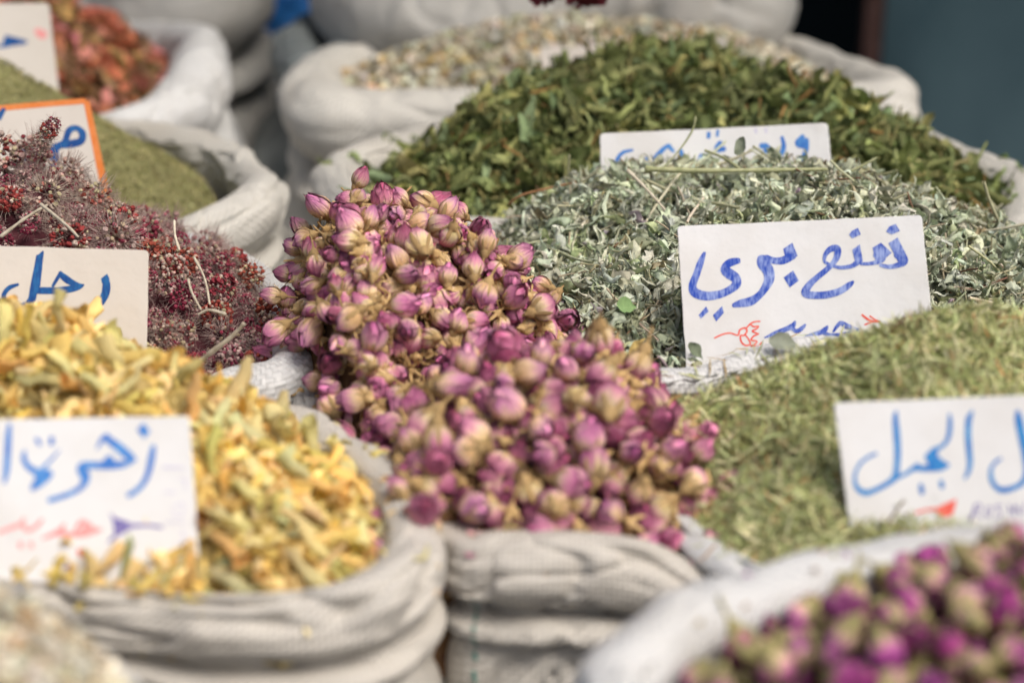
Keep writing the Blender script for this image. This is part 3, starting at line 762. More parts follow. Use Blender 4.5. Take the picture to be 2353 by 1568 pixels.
make_sack(rim([(1120, 640, 0, .012), (1200, 760, 0, .012), (1340, 890, 0, .012), (1600, 900, 0, .012), (2000, 880, 0, .012), (2400, 830, 0, .013), (2620, 720, 0, .013), (2450, 590, 0, .013), (2100, 520, 0, .012), (1700, 490, 0, .012), (1300, 510, 0, .012), (1150, 560, 0, .012)]),
          M_SACK, 'sack heaped with grey green wild mint', bulge=0.01, seed=8)
make_sack(rim([(590, 425, .0, .019), (588, 480, -.004, .024), (500, 535, -.008, .023), (340, 575, -.01, .018), (0, 620, -.01, .016), (-350, 580, 0, .016), (-480, 440, 0, .016), (-250, 330, 0, .016), (100, 300, 0, .016), (330, 320, .004, .018), (460, 345, .008, .016), (550, 372, .008, .014)]),
          M_SACK, 'cream sack of olive green powder with a fat folded lip', bulge=0.035, seed=9)
make_sack(rim([(452, 110, .016, .026), (462, 180, .010, .036), (430, 245, .0, .036), (330, 292, -.006, .026), (150, 320, -.01, .02), (-150, 320, 0, .02), (-350, 230, 0, .02), (-250, 110, 0, .02), (50, 45, 0, .018), (230, 68, .004, .02), (370, 92, .008, .022)]),
          M_SACKW, 'bright white sack of orange red dried flowers at the upper left', bulge=0.03, seed=10)
make_sack(rim([(770, 415, .0, .024), (830, 372, .004, .024), (970, 335, .006, .022), (1200, 300, 0, .02), (1600, 275, 0, .02), (1980, 300, .006, .02), (2230, 395, .008, .022), (2340, 470, .004, .026), (2345, 560, -.004, .026), (2200, 590, 0, .02), (1800, 575, 0, .02), (1400, 560, 0, .02), (1050, 550, 0, .02), (830, 500, 0, .022)]),
          M_SACK, 'wide sack of dark green mint leaves with its cream rim showing', bulge=0.03, seed=11)
make_sack(rim([(722, 222, .004, .036), (760, 285, -.004, .042), (900, 288, -.004, .038), (1080, 272, 0, .032), (1400, 270, 0, .03), (1750, 275, 0, .03), (1990, 262, .006, .034), (2050, 240, .008, .034), (1940, 178, .006, .026), (1780, 120, .0, .024), (1500, 85, 0, .024), (1150, 95, 0, .024), (900, 135, .004, .026), (770, 170, .006, .03)]),
          M_SACK, 'wide rolled sack of pale chamomile blossoms', bulge=0.03, seed=12)
make_sack(rim([(560, -25, .03, .05), (480, 30, .02, .055), (300, 42, .015, .055), (120, 20, .01, .05), (-60, -40, .02, .05), (0, -90, .03, .05), (250, -110, .03, .05), (480, -80, .03, .05)]),
          M_SACKG, 'grey beige sack standing behind the orange red flowers', bulge=0.02, seed=13)
make_sack(rim([(690, 160, .0, .03), (720, 180, .0, .03), (800, 150, .0, .03), (880, 110, .0, .03), (820, 75, 0, .03), (730, 80, 0, .03), (680, 120, 0, .03)]),
          M_HAZEBAG, 'dull grey plastic bag standing left of the chamomile sack', bulge=0.05, seed=14)
make_sack(rim([(860, 30, .05, .07), (1000, 70, .04, .075), (1300, 45, .05, .075), (1560, 30, .06, .075), (1690, 20, .06, .07), (1680, -60, .08, .07), (1500, -110, .09, .07), (1100, -110, .09, .07), (850, -60, .08, .07)]),
          M_SACKG, 'large grey sack rolled low across the back', bulge=0.02, seed=15, folds=1, wr=1.6)

# ---- heaps
HA = Heap(pl([(645, 800, .012), (690, 895, 0), (760, 985, 0), (850, 1055, 0), (950, 1045, -.005), (1100, 985, -.005), (1260, 930, 0), (1335, 850, .01), (1270, 720, .03), (1100, 630, .035), (900, 600, .045), (715, 640, .045), (636, 720, .03)]),
          PY(835, 438, 1.085), p=1.85, e=0.6, lump=.009, lf=16, seed=4)
HB = Heap(pl([(915, 1190, .022), (950, 1285, .008), (1080, 1255, .006), (1340, 1255, .006), (1500, 1262, 0), (1630, 1295, -.01), (1712, 1270, -.006), (1705, 1150, .004), (1640, 1010, .012), (1500, 930, .014), (1230, 900, .01), (940, 935, .02), (905, 1060, .030)]),
          PY(1210, 838, .875), p=1.7, e=0.55, lump=.009, lf=18, seed=6)
HC = Heap(pl([(1470, 1000, .006), (1590, 965, .008), (1750, 925, .010), (1900, 885, .014), (2150, 862, .016), (2450, 830, .02), (2680, 950, .01), (2600, 1150, .0), (2300, 1330, .0), (1900, 1350, .0), (1650, 1290, .0), (1500, 1120, .0), (1430, 1010, .01)]),
          PY(2230, 716, .90), p=0.98, e=0.35, lump=.005, lf=14, seed=7)
HD = Heap(pl([(1600, 1560, .03), (1740, 1475, .032), (1890, 1415, .034), (2010, 1352, .034), (2250, 1320, .034), (2550, 1315, .034), (2800, 1450, .04), (2800, 1700, .05), (2500, 2000, .05), (2000, 2050, .05), (1650, 1800, .045)]),
          PY(2450, 1272, .64), p=1.3, e=0.4, lump=.006, lf=20, seed=8)
HE = Heap(pl([(-600, 1320, 0), (-250, 1310, .0), (0, 1345, .002), (250, 1372, .003), (480, 1385, .003), (740, 1385, .003), (850, 1310, .006), (905, 1190, .008), (850, 1105, .008), (730, 1050, .008), (600, 1012, .008), (480, 955, .008), (250, 880, 0), (-100, 880, 0), (-500, 920, 0), (-720, 1120, 0)]),
          PY(60, 755, .875), p=1.12, e=0.25, lump=.008, lf=18, seed=9)
HF = Heap(pl([(-80, 1445, .03), (150, 1520, .03), (330, 1660, .028), (380, 1900, .03), (150, 2200, .03), (-300, 2250, .03), (-700, 1950, .03), (-600, 1600, .03), (-350, 1460, .03)]),
          PY(-140, 1375, .60), p=1.9, e=0.4, lump=.004, lf=20, seed=10)
HG = Heap(pl([(622, 770, .008), (570, 840, .002), (470, 900, 0), (300, 960, -.004), (0, 1010, -.004), (-300, 930, 0), (-480, 770, 0), (-350, 640, 0), (0, 575, 0), (350, 575, 0.0), (520, 590, .016), (612, 690, .016)]),
          PY(-10, 352, 1.17), p=0.95, e=0.12, lump=.016, lf=20, seed=11)
HH = Heap(pl([(475, 455, .0), (455, 500, -.004), (330, 530, -.006), (0, 580, 0), (-320, 540, 0), (-430, 430, 0), (-220, 340, 0), (100, 320, 0), (330, 345, .0), (450, 400, .0)]),
          PY(-80, 95, 1.50), p=0.82, e=0.10, lump=.006, lf=9, seed=12)
HI = Heap(pl([(385, 165, .0), (380, 215, -.008), (280, 262, -.01), (50, 290, 0), (-200, 270, 0), (-320, 210, 0), (-200, 120, 0), (50, 65, 0), (230, 90, 0), (340, 125, 0)]),
          PY(40, -20, 1.95), p=1.0, e=0.2, lump=.012, lf=10, seed=13)
HL = Heap(pl([(760, 215, .01), (850, 262, .0), (1050, 262, 0), (1400, 255, 0), (1750, 262, 0), (1950, 240, 0), (1850, 160, 0), (1700, 110, 0), (1450, 95, 0), (1150, 110, 0), (930, 150, .005), (800, 180, .01)]),
          PY(1390, 26, 2.0), p=1.7, e=0.4, lump=.010, lf=8, seed=14)
HM = Heap(pl([(880, 450, .008), (930, 405, .01), (1030, 370, .008), (1250, 330, 0), (1600, 305, 0), (1960, 330, .005), (2190, 420, .008), (2300, 490, .004), (2280, 560, -.004), (2150, 575, 0), (1800, 560, 0), (1400, 545, 0), (1080, 530, 0), (900, 490, .006)]),
          PY(1480, 142, 1.56), p=1.2, e=0.35, lump=.012, lf=11, seed=15)
HN = Heap(pl([(1115, 640, .0), (1200, 760, 0), (1330, 880, .004), (1600, 885, .004), (2000, 865, 0), (2380, 820, 0), (2580, 715, 0), (2420, 600, 0), (2100, 530, 0), (1700, 500, 0), (1320, 515, 0), (1160, 560, 0)]),
          PY(1620, 446, 1.210), p=1.7, e=0.45, lump=.013, lf=15, seed=16)
#@@CONTENT
# ---- what the sacks hold: loose herbs
T = np.random.default_rng(21)
T_NEEDLE = [leaf_t(T, 0.062, 0.5, 0.55, 0.4, 0.02, 4, 3, 0.9, 1.1) for _ in range(10)]
herb_heap('rosemary_needles', HC, 27000, T_NEEDLE, (0.009, 0.020), [(.38, .40, .16), (.50, .51, .26), (.22, .235, .085), (.44, .31, .16), (.68, .62, .38), (.55, .26, .12)], [5, 5, 2, 1.2, 2.2, .25],
          M_NEEDLE, 'loose olive green rosemary needles heaped in the sack at the right', 'rosemary', 31, 0.6, (-0.001, 0.005), (.12, .12, .045))
T_CRUMB = [leaf_t(T, T.uniform(.22, .5), 3.0, 2.0, 2.2, 0.16, 12, 6) for _ in range(24)]
T_STEM = [tube_t(T, (0.02, 0.015), 0.5, 5, 6, 0.012) for _ in range(8)]
herb_heap('wild_mint', HN, 8600, T_CRUMB + T_CRUMB + [T_STEM[0]], (0.010, 0.031), [(.48, .485, .36), (.57, .575, .45), (.31, .315, .21), (.34, .28, .18), (.42, .43, .24), (.60, .62, .51), (.30, .25, .28)], [5, 5, 2.6, .7, .9, 1.5, .2],
          M_LEAF, 'crumbled grey green wild mint leaves heaped behind the blue lettered card', 'wild mint', 32, 1.0, (-0.004, 0.008), (.13, .13, .095))
T_MINT = [leaf_t(T, T.uniform(.12, .38), 2.0, 2.0, 1.7, 0.15, 13, 5) for _ in range(20)]
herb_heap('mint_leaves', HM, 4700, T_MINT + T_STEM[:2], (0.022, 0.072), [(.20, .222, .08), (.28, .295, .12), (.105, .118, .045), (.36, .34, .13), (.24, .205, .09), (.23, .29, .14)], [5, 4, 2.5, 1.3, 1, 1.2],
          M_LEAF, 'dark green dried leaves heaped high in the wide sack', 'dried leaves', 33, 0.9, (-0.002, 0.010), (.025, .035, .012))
herb_heap('herb_powder', HH, 11000, T_CRUMB[:8], (0.003, 0.0062), [(.42, .41, .18), (.54, .51, .26), (.30, .295, .12)], [4, 3, 3],
          M_LEAF, 'fine olive green crushed herb in the sack behind the orange bordered card', 'crushed herb', 34, 1.0, (-0.001, 0.002), (.24, .235, .10))
T_FLAKE = [leaf_t(T, T.uniform(.4, .8), 1.2, 1.0, 1.0, 0.14, 6, 4, hf=0.3) for _ in range(10)]
herb_heap('cream_flakes', HF, 3800, T_FLAKE, (0.006, 0.014), [(.80, .74, .58), (.88, .83, .70), (.68, .58, .36), (.58, .60, .48), (.55, .34, .12)], [5, 4, 2, .6, .3],
          M_LEAF, 'pale cream dried flakes filling the sack at the bottom left corner', 'dried flakes', 35, 0.8, (-0.001, 0.005), (.62, .56, .42))
herb_heap('chamomile', HL, 9500, T_FLAKE + [(ball_t(2)[0] * .45,) + ball_t(2)[1:]], (0.007, 0.017), [(.66, .63, .44), (.72, .72, .60), (.64, .52, .22), (.44, .48, .29), (.54, .50, .34), (.66, .48, .24)], [5, 5, 1.8, 1.3, .7, .2],
          M_LEAF, 'pale cream and yellow chamomile blossoms heaped in the rolled sack at the back', 'chamomile', 36, 0.9, (-0.002, 0.006), (.2, .18, .09))

# long stems lying in the leafy heaps: part of those masses
def stems(name, heap, n, size, cols, seed, label, lift=(0.001, 0.008)):
    r = np.random.default_rng(seed); p, nn = heap.sample(n, r)
    pos = p + nn * r.uniform(lift[0], lift[1], n)[:, None]
    V, F, c = merge(T_STEM, pos, rand_rot(nn, r, 0.35), r.uniform(size[0], size[1], n), palette(n, cols, [1] * len(cols), r), r)
    o = link(name, mesh_quads(name, V, F, M_LEAF, {'col': c})); tag(o, label, 'stem litter', kind='stuff')
stems('mint_stems', HN, 620, (0.014, 0.046), [(.50, .48, .31), (.40, .37, .23), (.56, .50, .34), (.26, .17, .09)], 41, 'thin broken stems mixed through the grey green wild mint')
stems('mint_stalks', HN, 110, (0.035, 0.075), [(.56, .55, .38), (.48, .46, .30), (.62, .58, .42)], 45, 'longer pale stalks lying on the grey green wild mint', (0.004, 0.011))
stems('leaf_stems', HM, 1000, (0.03, 0.085), [(.26, .26, .10), (.36, .33, .14), (.30, .17, .07)], 42, 'thin stems mixed through the dark green leaves')
stems('rosemary_twigs', HC, 160, (0.016, 0.034), [(.26, .17, .08), (.36, .27, .15)], 43, 'thin brown twigs mixed through the rosemary needles', (0.0, 0.005))

# ---- yellow blossoms: the nearest ones one by one, the rest below as one mass
def crumple(t, a, f, r):
    V = t[0]; return (V + a * np.stack([vnoise(V * f, int(r.integers(1e6)) + k) for k in range(3)], -1), t[1], t[2])
T_BLOS = []
for k in range(10):
    fl = lambda u: 0.065 + 0.075 * np.sin(np.pi * u) + 0.16 * np.clip(u - 0.55, 0, 1) ** 1.5 * 2.2
    t = tube_t(T, bend=1.3, sides=9, nu=10, wob=0.012, shade=(0.9, 1.12), flare=fl)
    V = t[0] * np.array([1, 1, T.uniform(.4, .8)]); T_BLOS.append(crumple((V, t[1], t[2]), 0.075, 4.2, T))
T_BPET = [leaf_t(T, T.uniform(.24, .42), 1.7, 1.4, 0.9, 0.10, 9, 5) for _ in range(9)] + [leaf_t(T, .22, 1.2, 2.6, 0.5, 0.08, 10, 4) for _ in range(3)]
BLO_COL = [(.85, .62, .21), (.90, .72, .34), (.76, .63, .21), (.89, .63, .32), (.83, .57, .13), (.80, .71, .37), (.62, .55, .25)]
BLO_W = [6, 6, 1.2, 1.2, .6, 1.6, .3]
rb = np.random.default_rng(51); blos = []
allT = T_BLOS + T_BLOS + T_BPET
for k in range(44):
    t = allT[k % len(allT)]
    c = palette(1, BLO_COL, BLO_W, rb)[0]
    tipc = np.array([1.08, 0.98, 0.9]) if k % 3 else np.array([0.9, 1.02, 0.95])
    u = np.clip(t[0][:, :1] + 0.5, 0, 1)
    cv = c[None] * t[2][:, None] * (1 + (tipc - 1)[None] * u)
    blos.append(mesh_quads('yellow_blossom', t[0], t[1], M_BLOSSOM, {'col': cv}))
pos, nn = HE.poisson(285, 0.0122, rb, 20000, accept=lambda p: -60 < project(p)[0] < 960 and project(p)[1] < 1420 and not (project(p)[0] < 462 and 950 < project(p)[1] < 1262))
R = rand_rot(nn, rb, 0.75)
for i in range(len(pos)):
    s = rb.uniform(0.022, 0.036); o = link('yellow_blossom', blos[int(rb.integers(len(blos)))])
    o.location = pos[i] + nn[i] * rb.uniform(0.002, 0.008); o.rotation_euler = Matrix(R[i].tolist()).to_euler(); o.scale = (s, s * rb.uniform(.9, 1.2), s * rb.uniform(.9, 1.2))
    tag(o, 'dried yellow blossom lying in the heap round the card in the front left sack', 'blossom', 'dried yellow blossoms')
herb_heap('blossom_mass', HE, 2500, allT, (0.017, 0.030), BLO_COL, BLO_W, M_BLOSSOM, 'lower layer of dried yellow blossoms filling the front left sack', 'blossoms', 52, 0.8, (-0.006, 0.002), (.44, .32, .11))
def put_blossom(u, v, y, k, s, rot, lab):
    o = link('yellow_blossom', blos[k]); o.location = PY(u, v, y); o.scale = (s, s, s); o.rotation_euler = rot
    tag(o, lab, 'blossom', 'dried yellow blossoms')

# ---- fuzzy dark red flower heads
def head_mesh(r, cols, name='fuzzy_flower'):
    B = ball_t(2); tuft = r.random() < 0.35; n = int(r.integers(40, 60) if tuft else r.integers(120, 160)); parts = []
    d = r.normal(0, 1, (n, 3)); d /= np.linalg.norm(d, axis=1, keepdims=True)
    ell = np.array([0.5, 0.5, r.uniform(.32, .6)])
    pick = r.random()
    for k in range(n):
        s = r.uniform(.035, .08); c = cols[0] if r.random() < 0.66 - 0.6 * (pick > .5 or tuft) else cols[1 + int(r.integers(len(cols) - 1))]
        c = np.array(c) * r.uniform(.7, 1.3)
        V = B[0] * s * r.uniform(.7, 1.3, 3) + d[k] * ell * r.uniform(.75, 1.0); parts.append((V, B[1], np.tile(c, (len(V), 1))))
    for k in range(220 if tuft else 55):
        q = r.normal(0, 1, 3); q /= np.linalg.norm(q); q2 = q + r.normal(0, .35, 3); ln = r.uniform(.25, .5)
        t = tube_t(r, (0.011, 0.005), 0.5, 3, 3, 0.02)
        z = q2 / np.linalg.norm(q2); x = np.cross(z, [0.3, 0.5, 0.8]); x /= np.linalg.norm(x); M3 = np.stack([z, x, np.cross(z, x)], -1)
        V = ((t[0] + [0.5, 0, 0]) * np.array([ln, 1, ln])) @ M3.T + q * ell * .85
        parts.append((V, t[1], np.tile(np.array([.56, .42, .36]) * r.uniform(.6, 1.2), (len(V), 1))))
    V, F, c = cat_parts(parts)
    return V, F, c
FUZ = [(.30, .045, .055), (.18, .03, .035), (.42, .13, .13), (.52, .34, .29), (.44, .36, .23), (.56, .44, .37), (.50, .38, .33)]
rf = np.random.default_rng(61)
heads = [head_mesh(rf, FUZ) for _ in range(12)]
hm = [mesh_quads('fuzzy_flower', h[0], h[1], M_FUZZ, {'col': h[2]}) for h in heads]
pos, nn = HG.poisson(140, 0.0140, rf, 14000, accept=lambda p: -80 < project(p)[0] < 700)
for i in range(len(pos)):
    s = rf.uniform(.016, .029); o = link('fuzzy_flower', hm[int(rf.integers(12))]); o.location = pos[i] + nn[i] * rf.uniform(-.002, .004)
    o.rotation_euler = rf.uniform(0, 6.28, 3); o.scale = (s, s, s)
    tag(o, 'fuzzy dark red dried flower head in the heap around the beige card', 'flower head', 'fuzzy dark red flower heads')
p2, n2 = HG.sample(560, rf); parts = []
for i in range(560):
    h = heads[int(rf.integers(12))]; s = rf.uniform(.010, .017); q = Quaternion(Vector(rf.normal(0, 1, 3)).normalized(), rf.uniform(0, 6.28)).to_matrix()
    parts.append((h[0] * s @ np.array(q).T + p2[i] - n2[i] * rf.uniform(.003, .016), h[1], h[2]))
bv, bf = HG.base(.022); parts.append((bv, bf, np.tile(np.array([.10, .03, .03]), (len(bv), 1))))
V, F, c = cat_parts(parts)
o = link('fuzzy_flower_mass', mesh_quads('fuzzy_flower_mass', V, F, M_FUZZ, {'col': c})); tag(o, 'lower layer of fuzzy dark red flower heads around the beige card', 'flower heads', kind='stuff')

# ---- orange red dried flowers in the far left sack
ri = np.random.default_rng(71)
T_PET = [leaf_t(ri, ri.uniform(.5, .9), 1.3, 1.2, 1.0, 0.16, 7, 5) for _ in range(10)]
OR_COL = [(.55, .19, .11), (.60, .25, .19), (.22, .13, .065), (.44, .27, .11), (.60, .23, .21), (.36, .21, .12)]
OR_W = [4, 3, 2, 2.5, 1.5, 2]
om = [mesh_quads('red_blossom', t[0], t[1], M_BLOSSOM, {'col': palette(1, OR_COL, OR_W, ri)[0][None] * t[2][:, None]}) for t in T_PET + T_PET]
pos, nn = HI.poisson(120, 0.019, ri, 6000, accept=lambda p: -60 < project(p)[0] < 400)
R = rand_rot(nn, ri, .8)
for i in range(len(pos)):
    s = ri.uniform(.022, .042); o = link('red_blossom', om[int(ri.integers(len(om)))]); o.location = pos[i] + nn[i] * .005
    o.rotation_euler = Matrix(R[i].tolist()).to_euler(); o.scale = (s, s, s)
    tag(o, 'crumpled orange red dried flower in the bright white sack at the back left', 'dried flower', 'orange red dried flowers')
herb_heap('red_blossom_mass', HI, 900, T_PET, (.015, .03), OR_COL, OR_W, M_BLOSSOM, 'lower layer of orange red dried flowers in the back left sack', 'dried flowers', 72, .8, (-.004, .003), (.12, .06, .03))

# ---- rosebuds
def a_tan(p):
    u, v = project(p); return 0.20 + 0.55 * np.clip((740 - u) / 110.0, 0, 1) * np.clip((v - 560) / 80.0, 0, 1)
def lab_a(i, p, flip, m):
    return ('dried rosebud showing its tan calyx in the tall rear rosebud mound' if flip else 'dried pink rosebud with its petals showing in the tall rear rosebud mound')
def lab_b(i, p, flip, m):
    return ('dried rosebud showing its tan calyx in the front rosebud mound above the rolled rim' if flip else 'dried pink rosebud in the front rosebud mound above the rolled rim')
def lab_d(i, p, flip, m):
    return ('dried rosebud showing its green calyx in the lower right sack' if flip else 'dried magenta rosebud in the lower right white sack')
inview = lambda u0, u1, v1: (lambda p: u0 < project(p)[0] < u1 and project(p)[1] < v1)
print('A', rosebud_heap(HA, 148, 0.0124, 0.0182, M_PETAL, M_CALYX, lab_a, 'dried rosebuds', 'lower layer of dried rosebuds in the tall rear mound', 81, accept=inview(560, 1400, 1090), tan_bias=a_tan, nfill=950))
print('B', rosebud_heap(HB, 104, 0.0132, 0.0202, M_PETAL, M_CALYX, lab_b, 'dried rosebuds', 'lower layer of dried rosebuds in the front mound', 82, accept=inview(820, 1760, 1330), nfill=900, tan=0.14))
print('D', rosebud_heap(HD, 50, 0.0125, 0.0172, M_PETALD, M_CALYXG, lab_d, 'dried rosebuds', 'lower layer of green and magenta rosebuds in the lower right sack', 83, accept=inview(1500, 2420, 1620), nfill=420, tan=0.5, BUDS=BUDS_GREEN))

# crumbs that have fallen on the rims
def crumbs(key, name, n, templates, size, cols, mat, seed, label, cat):
    r = np.random.default_rng(seed); g = next(v for k, v in GRIDS.items() if key in k)
    n_, m_ = g.shape[:2]; pts = []
    while len(pts) < n:
        i, k = int(r.integers(n_)), int(18 + abs(r.normal(0, 12)))
        u, v = project(g[i, k])
        if -40 < u < VW + 40 and v < VH: pts.append(g[i, k] + [0, 0, .0015])
    pts = np.array(pts); up = np.tile(np.array([0, -.2, 1.0]), (n, 1))
    V, F, c = merge(templates, pts, rand_rot(up, r, .3), r.uniform(size[0], size[1], n), palette(n, cols, [1] * len(cols), r), r)
    tag(link(name, mesh_quads(name, V, F, mat, {'col': c})), label, cat, kind='stuff')
crumbs('yellow blossoms', 'blossom_crumbs', 46, T_BPET, (.006, .017), BLO_COL[:4], M_BLOSSOM, 101, 'yellow crumbs fallen on the folded rim of the blossom sack', 'crumbs')
crumbs('rosemary', 'needle_crumbs', 130, T_NEEDLE, (.008, .018), [(.36, .38, .16), (.46, .46, .24), (.34, .24, .12)], M_NEEDLE, 102, 'stray needles on the rim of the rosemary sack', 'crumbs')
crumbs('thick rolled rim', 'petal_crumbs', 16, T_FLAKE, (.004, .011), [(.50, .18, .32), (.60, .36, .40), (.45, .30, .14)], M_LEAF, 103, 'pink petal crumbs on the rolled rim below the front rosebuds', 'crumbs')
crumbs('lower right corner', 'bud_crumbs', 9, T_FLAKE, (.003, .007), [(.42, .10, .32), (.45, .42, .18), (.5, .36, .2)], M_LEAF, 104, 'petal and leaf crumbs on the rim of the lower right sack', 'crumbs')
crumbs('dark green mint', 'leaf_crumbs', 60, T_MINT, (.010, .028), [(.19, .235, .08), (.26, .31, .12)], M_LEAF, 105, 'dark green leaf scraps on the cream rim of the wide sack', 'crumbs')
# ---- price cards
def lean(deg, yaw=0.0):
    a, b = math.radians(deg), math.radians(yaw); return (math.sin(b) * math.cos(a), -math.cos(b) * math.cos(a), math.sin(a))
c8 = Card(PY(1850, 815, 0.985), lean(24, -4)).build([(1578, 880), (2142, 760), (2115, 495), (1555, 520)][::1], M_CARD, 'white card with blue lettering over a red scribble, propped on the grey green mint', seed=1)
t8 = crop(2200, 650, 2.353)
c8.strokes([
    ('s', [(378, 462, 22), (350, 530, 50), (312, 640, 56), (283, 720, 62), (300, 775, 74), (375, 803, 72), (470, 797, 66), (560, 765, 60), (628, 712, 70), (620, 662, 78), (575, 630, 84), (540, 598, 74), (553, 560, 62), (592, 537, 62), (648, 525, 46)]),
    ('p', [(998, 432), (1070, 383), (1112, 488), (1085, 505), (1020, 520)]),
    ('s', [(1075, 485, 60), (1000, 522, 62), (930, 526, 52), (862, 505, 56)]),
    ('s', [(830, 500, 70), (838, 545, 92), (878, 600, 92), (888, 665, 82), (862, 728, 66), (812, 795, 56), (742, 845, 70), (665, 862, 62), (605, 878, 34)]),
    ('p', [(1076, 602), (1122, 682), (1050, 737), (1001, 658)]),
    ('p', [(390, 886), (410, 925), (350, 982), (330, 955)]), ('p', [(516, 883), (530, 935), (470, 1005), (443, 955)]),
    ('p', [(1824, 390), (1895, 345), (1958, 470), (1960, 545), (1905, 545)]),
    ('s', [(1905, 470, 90), (1945, 530, 66), (1900, 562, 44), (1830, 575, 36), (1760, 562, 26)]),
    ('p', [(1880, 238), (1914, 295), (1850, 322), (1806, 300), (1828, 260)]),
    ('p', [(1700, 425), (1765, 386), (1850, 465), (1800, 510), (1720, 520)]),
    ('s', [(1735, 470, 80), (1775, 505, 60), (1740, 535, 40), (1670, 550, 28), (1610, 550, 26)]),
    ('p', [(1541, 440), (1600, 398), (1625, 530), (1590, 555), (1560, 520)]),
    ('s', [(1590, 530, 50), (1540, 567, 36), (1450, 580, 30), (1380, 562, 24), (1335, 540, 22)]),
    ('p', [(1586, 268), (1608, 320), (1540, 352), (1516, 320), (1540, 290)]),
    ('s', [(1370, 560, 18), (1325, 535, 22), (1330, 480, 34), (1370, 435, 48), (1420, 430, 56), (1425, 480, 54), (1395, 540, 44), (1335, 600, 44), (1262, 660, 46), (1205, 715, 54), (1172, 778, 64), (1240, 798, 58), (1350, 792, 58), (1450, 762, 54), (1520, 715, 46), (1550, 690, 18)]),
    ('s', [(850, 1132, 10), (930, 1098, 32), (1020, 1064, 40), (1075, 1035, 40), (1092, 1003, 18)]), ('s', [(1070, 1058, 34), (1105, 1080, 34), (1145, 1058, 34), (1172, 1028, 18)]),
    ('s', [(1132, 1148, 8), (1200, 1118, 32), (1290, 1090, 38), (1330, 1065, 38), (1348, 1040, 16)]), ('s', [(1318, 1090, 32), (1360, 1112, 36), (1450, 1112, 38), (1560, 1085, 30)]),
    ('s', [(1392, 1085, 16), (1420, 1045, 28), (1452, 1015, 32), (1500, 1042, 46), (1585, 1070, 24)])], M_INKB, to=t8)
c8.strokes([('s', [(455, 1135, 12), (520, 1106, 13), (580, 1096, 13), (640, 1112, 13), (655, 1072, 14), (695, 1055, 14), (712, 1080, 14), (690, 1112, 13), (660, 1118, 13), (668, 1165, 14), (702, 1193, 14), (738, 1180, 14), (722, 1140, 13), (700, 1112, 12)]),
    ('s', [(712, 1052, 12), (742, 1020, 13), (780, 1005, 12), (816, 1004, 10)]), ('s', [(742, 1028, 12), (765, 1045, 13), (802, 1042, 12), (788, 1062, 12), (754, 1080, 13), (790, 1097, 12), (802, 1102, 12), (762, 1122, 13), (746, 1150, 13), (790, 1160, 12), (768, 1188, 13), (742, 1196, 13), (800, 1196, 12), (826, 1168, 10)]),
    ], M_INKR, 'red_scribble', t8)
c8.strokes([('s', [(1618, 952, 16), (1660, 985, 18), (1700, 1002, 16), (1752, 1008, 14)]), ('s', [(1680, 962, 12), (1720, 990, 12), (1760, 1005, 12)]), ('s', [(1640, 1030, 12), (1690, 1010, 12), (1740, 1000, 12)])], M_INKR, 'red_mark', t8)

c7 = Card(PY(1640, 420, 1.29), lean(20, -4)).build([(1382, 470), (1915, 450), (1900, 283), (1378, 308)], M_CARD, 'white card with pale blue lettering half buried between the two green heaps', seed=2, rad=0.004)
t7 = crop(1950, 380, 2.614)
c7.strokes([('s', [(1935, 200, 36), (1890, 258, 56), (1930, 280, 56), (1962, 235, 42), (1960, 320, 42), (1918, 400, 34), (1850, 436, 26), (1785, 448, 20)]),
    ('s', [(1750, 208, 26), (1765, 290, 42), (1740, 362, 38), (1658, 427, 26)]), ('s', [(1565, 285, 44), (1612, 292, 56), (1600, 342, 38), (1515, 408, 22)]),
    ('s', [(1215, 258, 50), (1190, 308, 60), (1250, 312, 40)]), ('s', [(1050, 365, 36), (1025, 402, 28)]), ('s', [(1110, 172, 34), (1108, 212, 34)]), ('s', [(1190, 150, 24), (1184, 198, 26)]),
    ('s', [(755, 278, 26), (705, 322, 42), (640, 402, 42), (690, 412, 24)]), ('s', [(758, 285, 44), (802, 335, 26)]), ('s', [(868, 325, 30), (872, 380, 36), (815, 428, 24)]),
    ('s', [(505, 405, 30), (545, 405, 30), (585, 400, 30)]), ('s', [(445, 325, 20), (362, 345, 32), (312, 402, 34), (288, 495, 30)])], M_INKL, to=t7)
c7.strokes([('s', [(1520, 140, 26), (1525, 172, 24)]), ('s', [(1608, 138, 26), (1615, 170, 24)])], M_INKF, 'faded_dots', t7)

c3 = Card(PY(170, 800, 0.98), lean(22, 5)).build([(-330, 870), (336, 880), (342, 575), (-330, 555)], M_CARDB, 'beige card with dark blue lettering standing in the dark red flower heads', seed=3, rad=0.0035)
t3 = crop(0, 780, 3.92)
c3.strokes([('p', [(470, 318), (562, 232), (576, 250), (568, 330), (530, 700), (480, 760)]),
    ('s', [(520, 310, 92), (497, 450, 96), (468, 600, 100), (442, 750, 104), (418, 870, 100), (350, 945, 86), (250, 968, 100), (150, 935, 82), (76, 880, 70), (50, 828, 60), (82, 760, 62), (142, 710, 58), (240, 678, 36)]),
    ('s', [(480, 757, 88), (600, 758, 92), (750, 758, 92), (900, 742, 92), (1030, 712, 76), (1104, 684, 20)]), ('s', [(692, 702, 36), (742, 618, 46), (802, 520, 52)]), ('s', [(795, 535, 60), (850, 590, 92), (930, 645, 88), (1030, 686, 58), (1102, 683, 20)]),
    ('p', [(1328, 600), (1408, 538), (1440, 600), (1430, 650), (1340, 660)]), ('s', [(1388, 600, 88), (1400, 700, 108), (1385, 800, 108), (1340, 895, 92), (1285, 965, 82), (1180, 1030, 72), (1060, 1050, 76), (990, 1030, 40)])], M_INKD, to=t3)

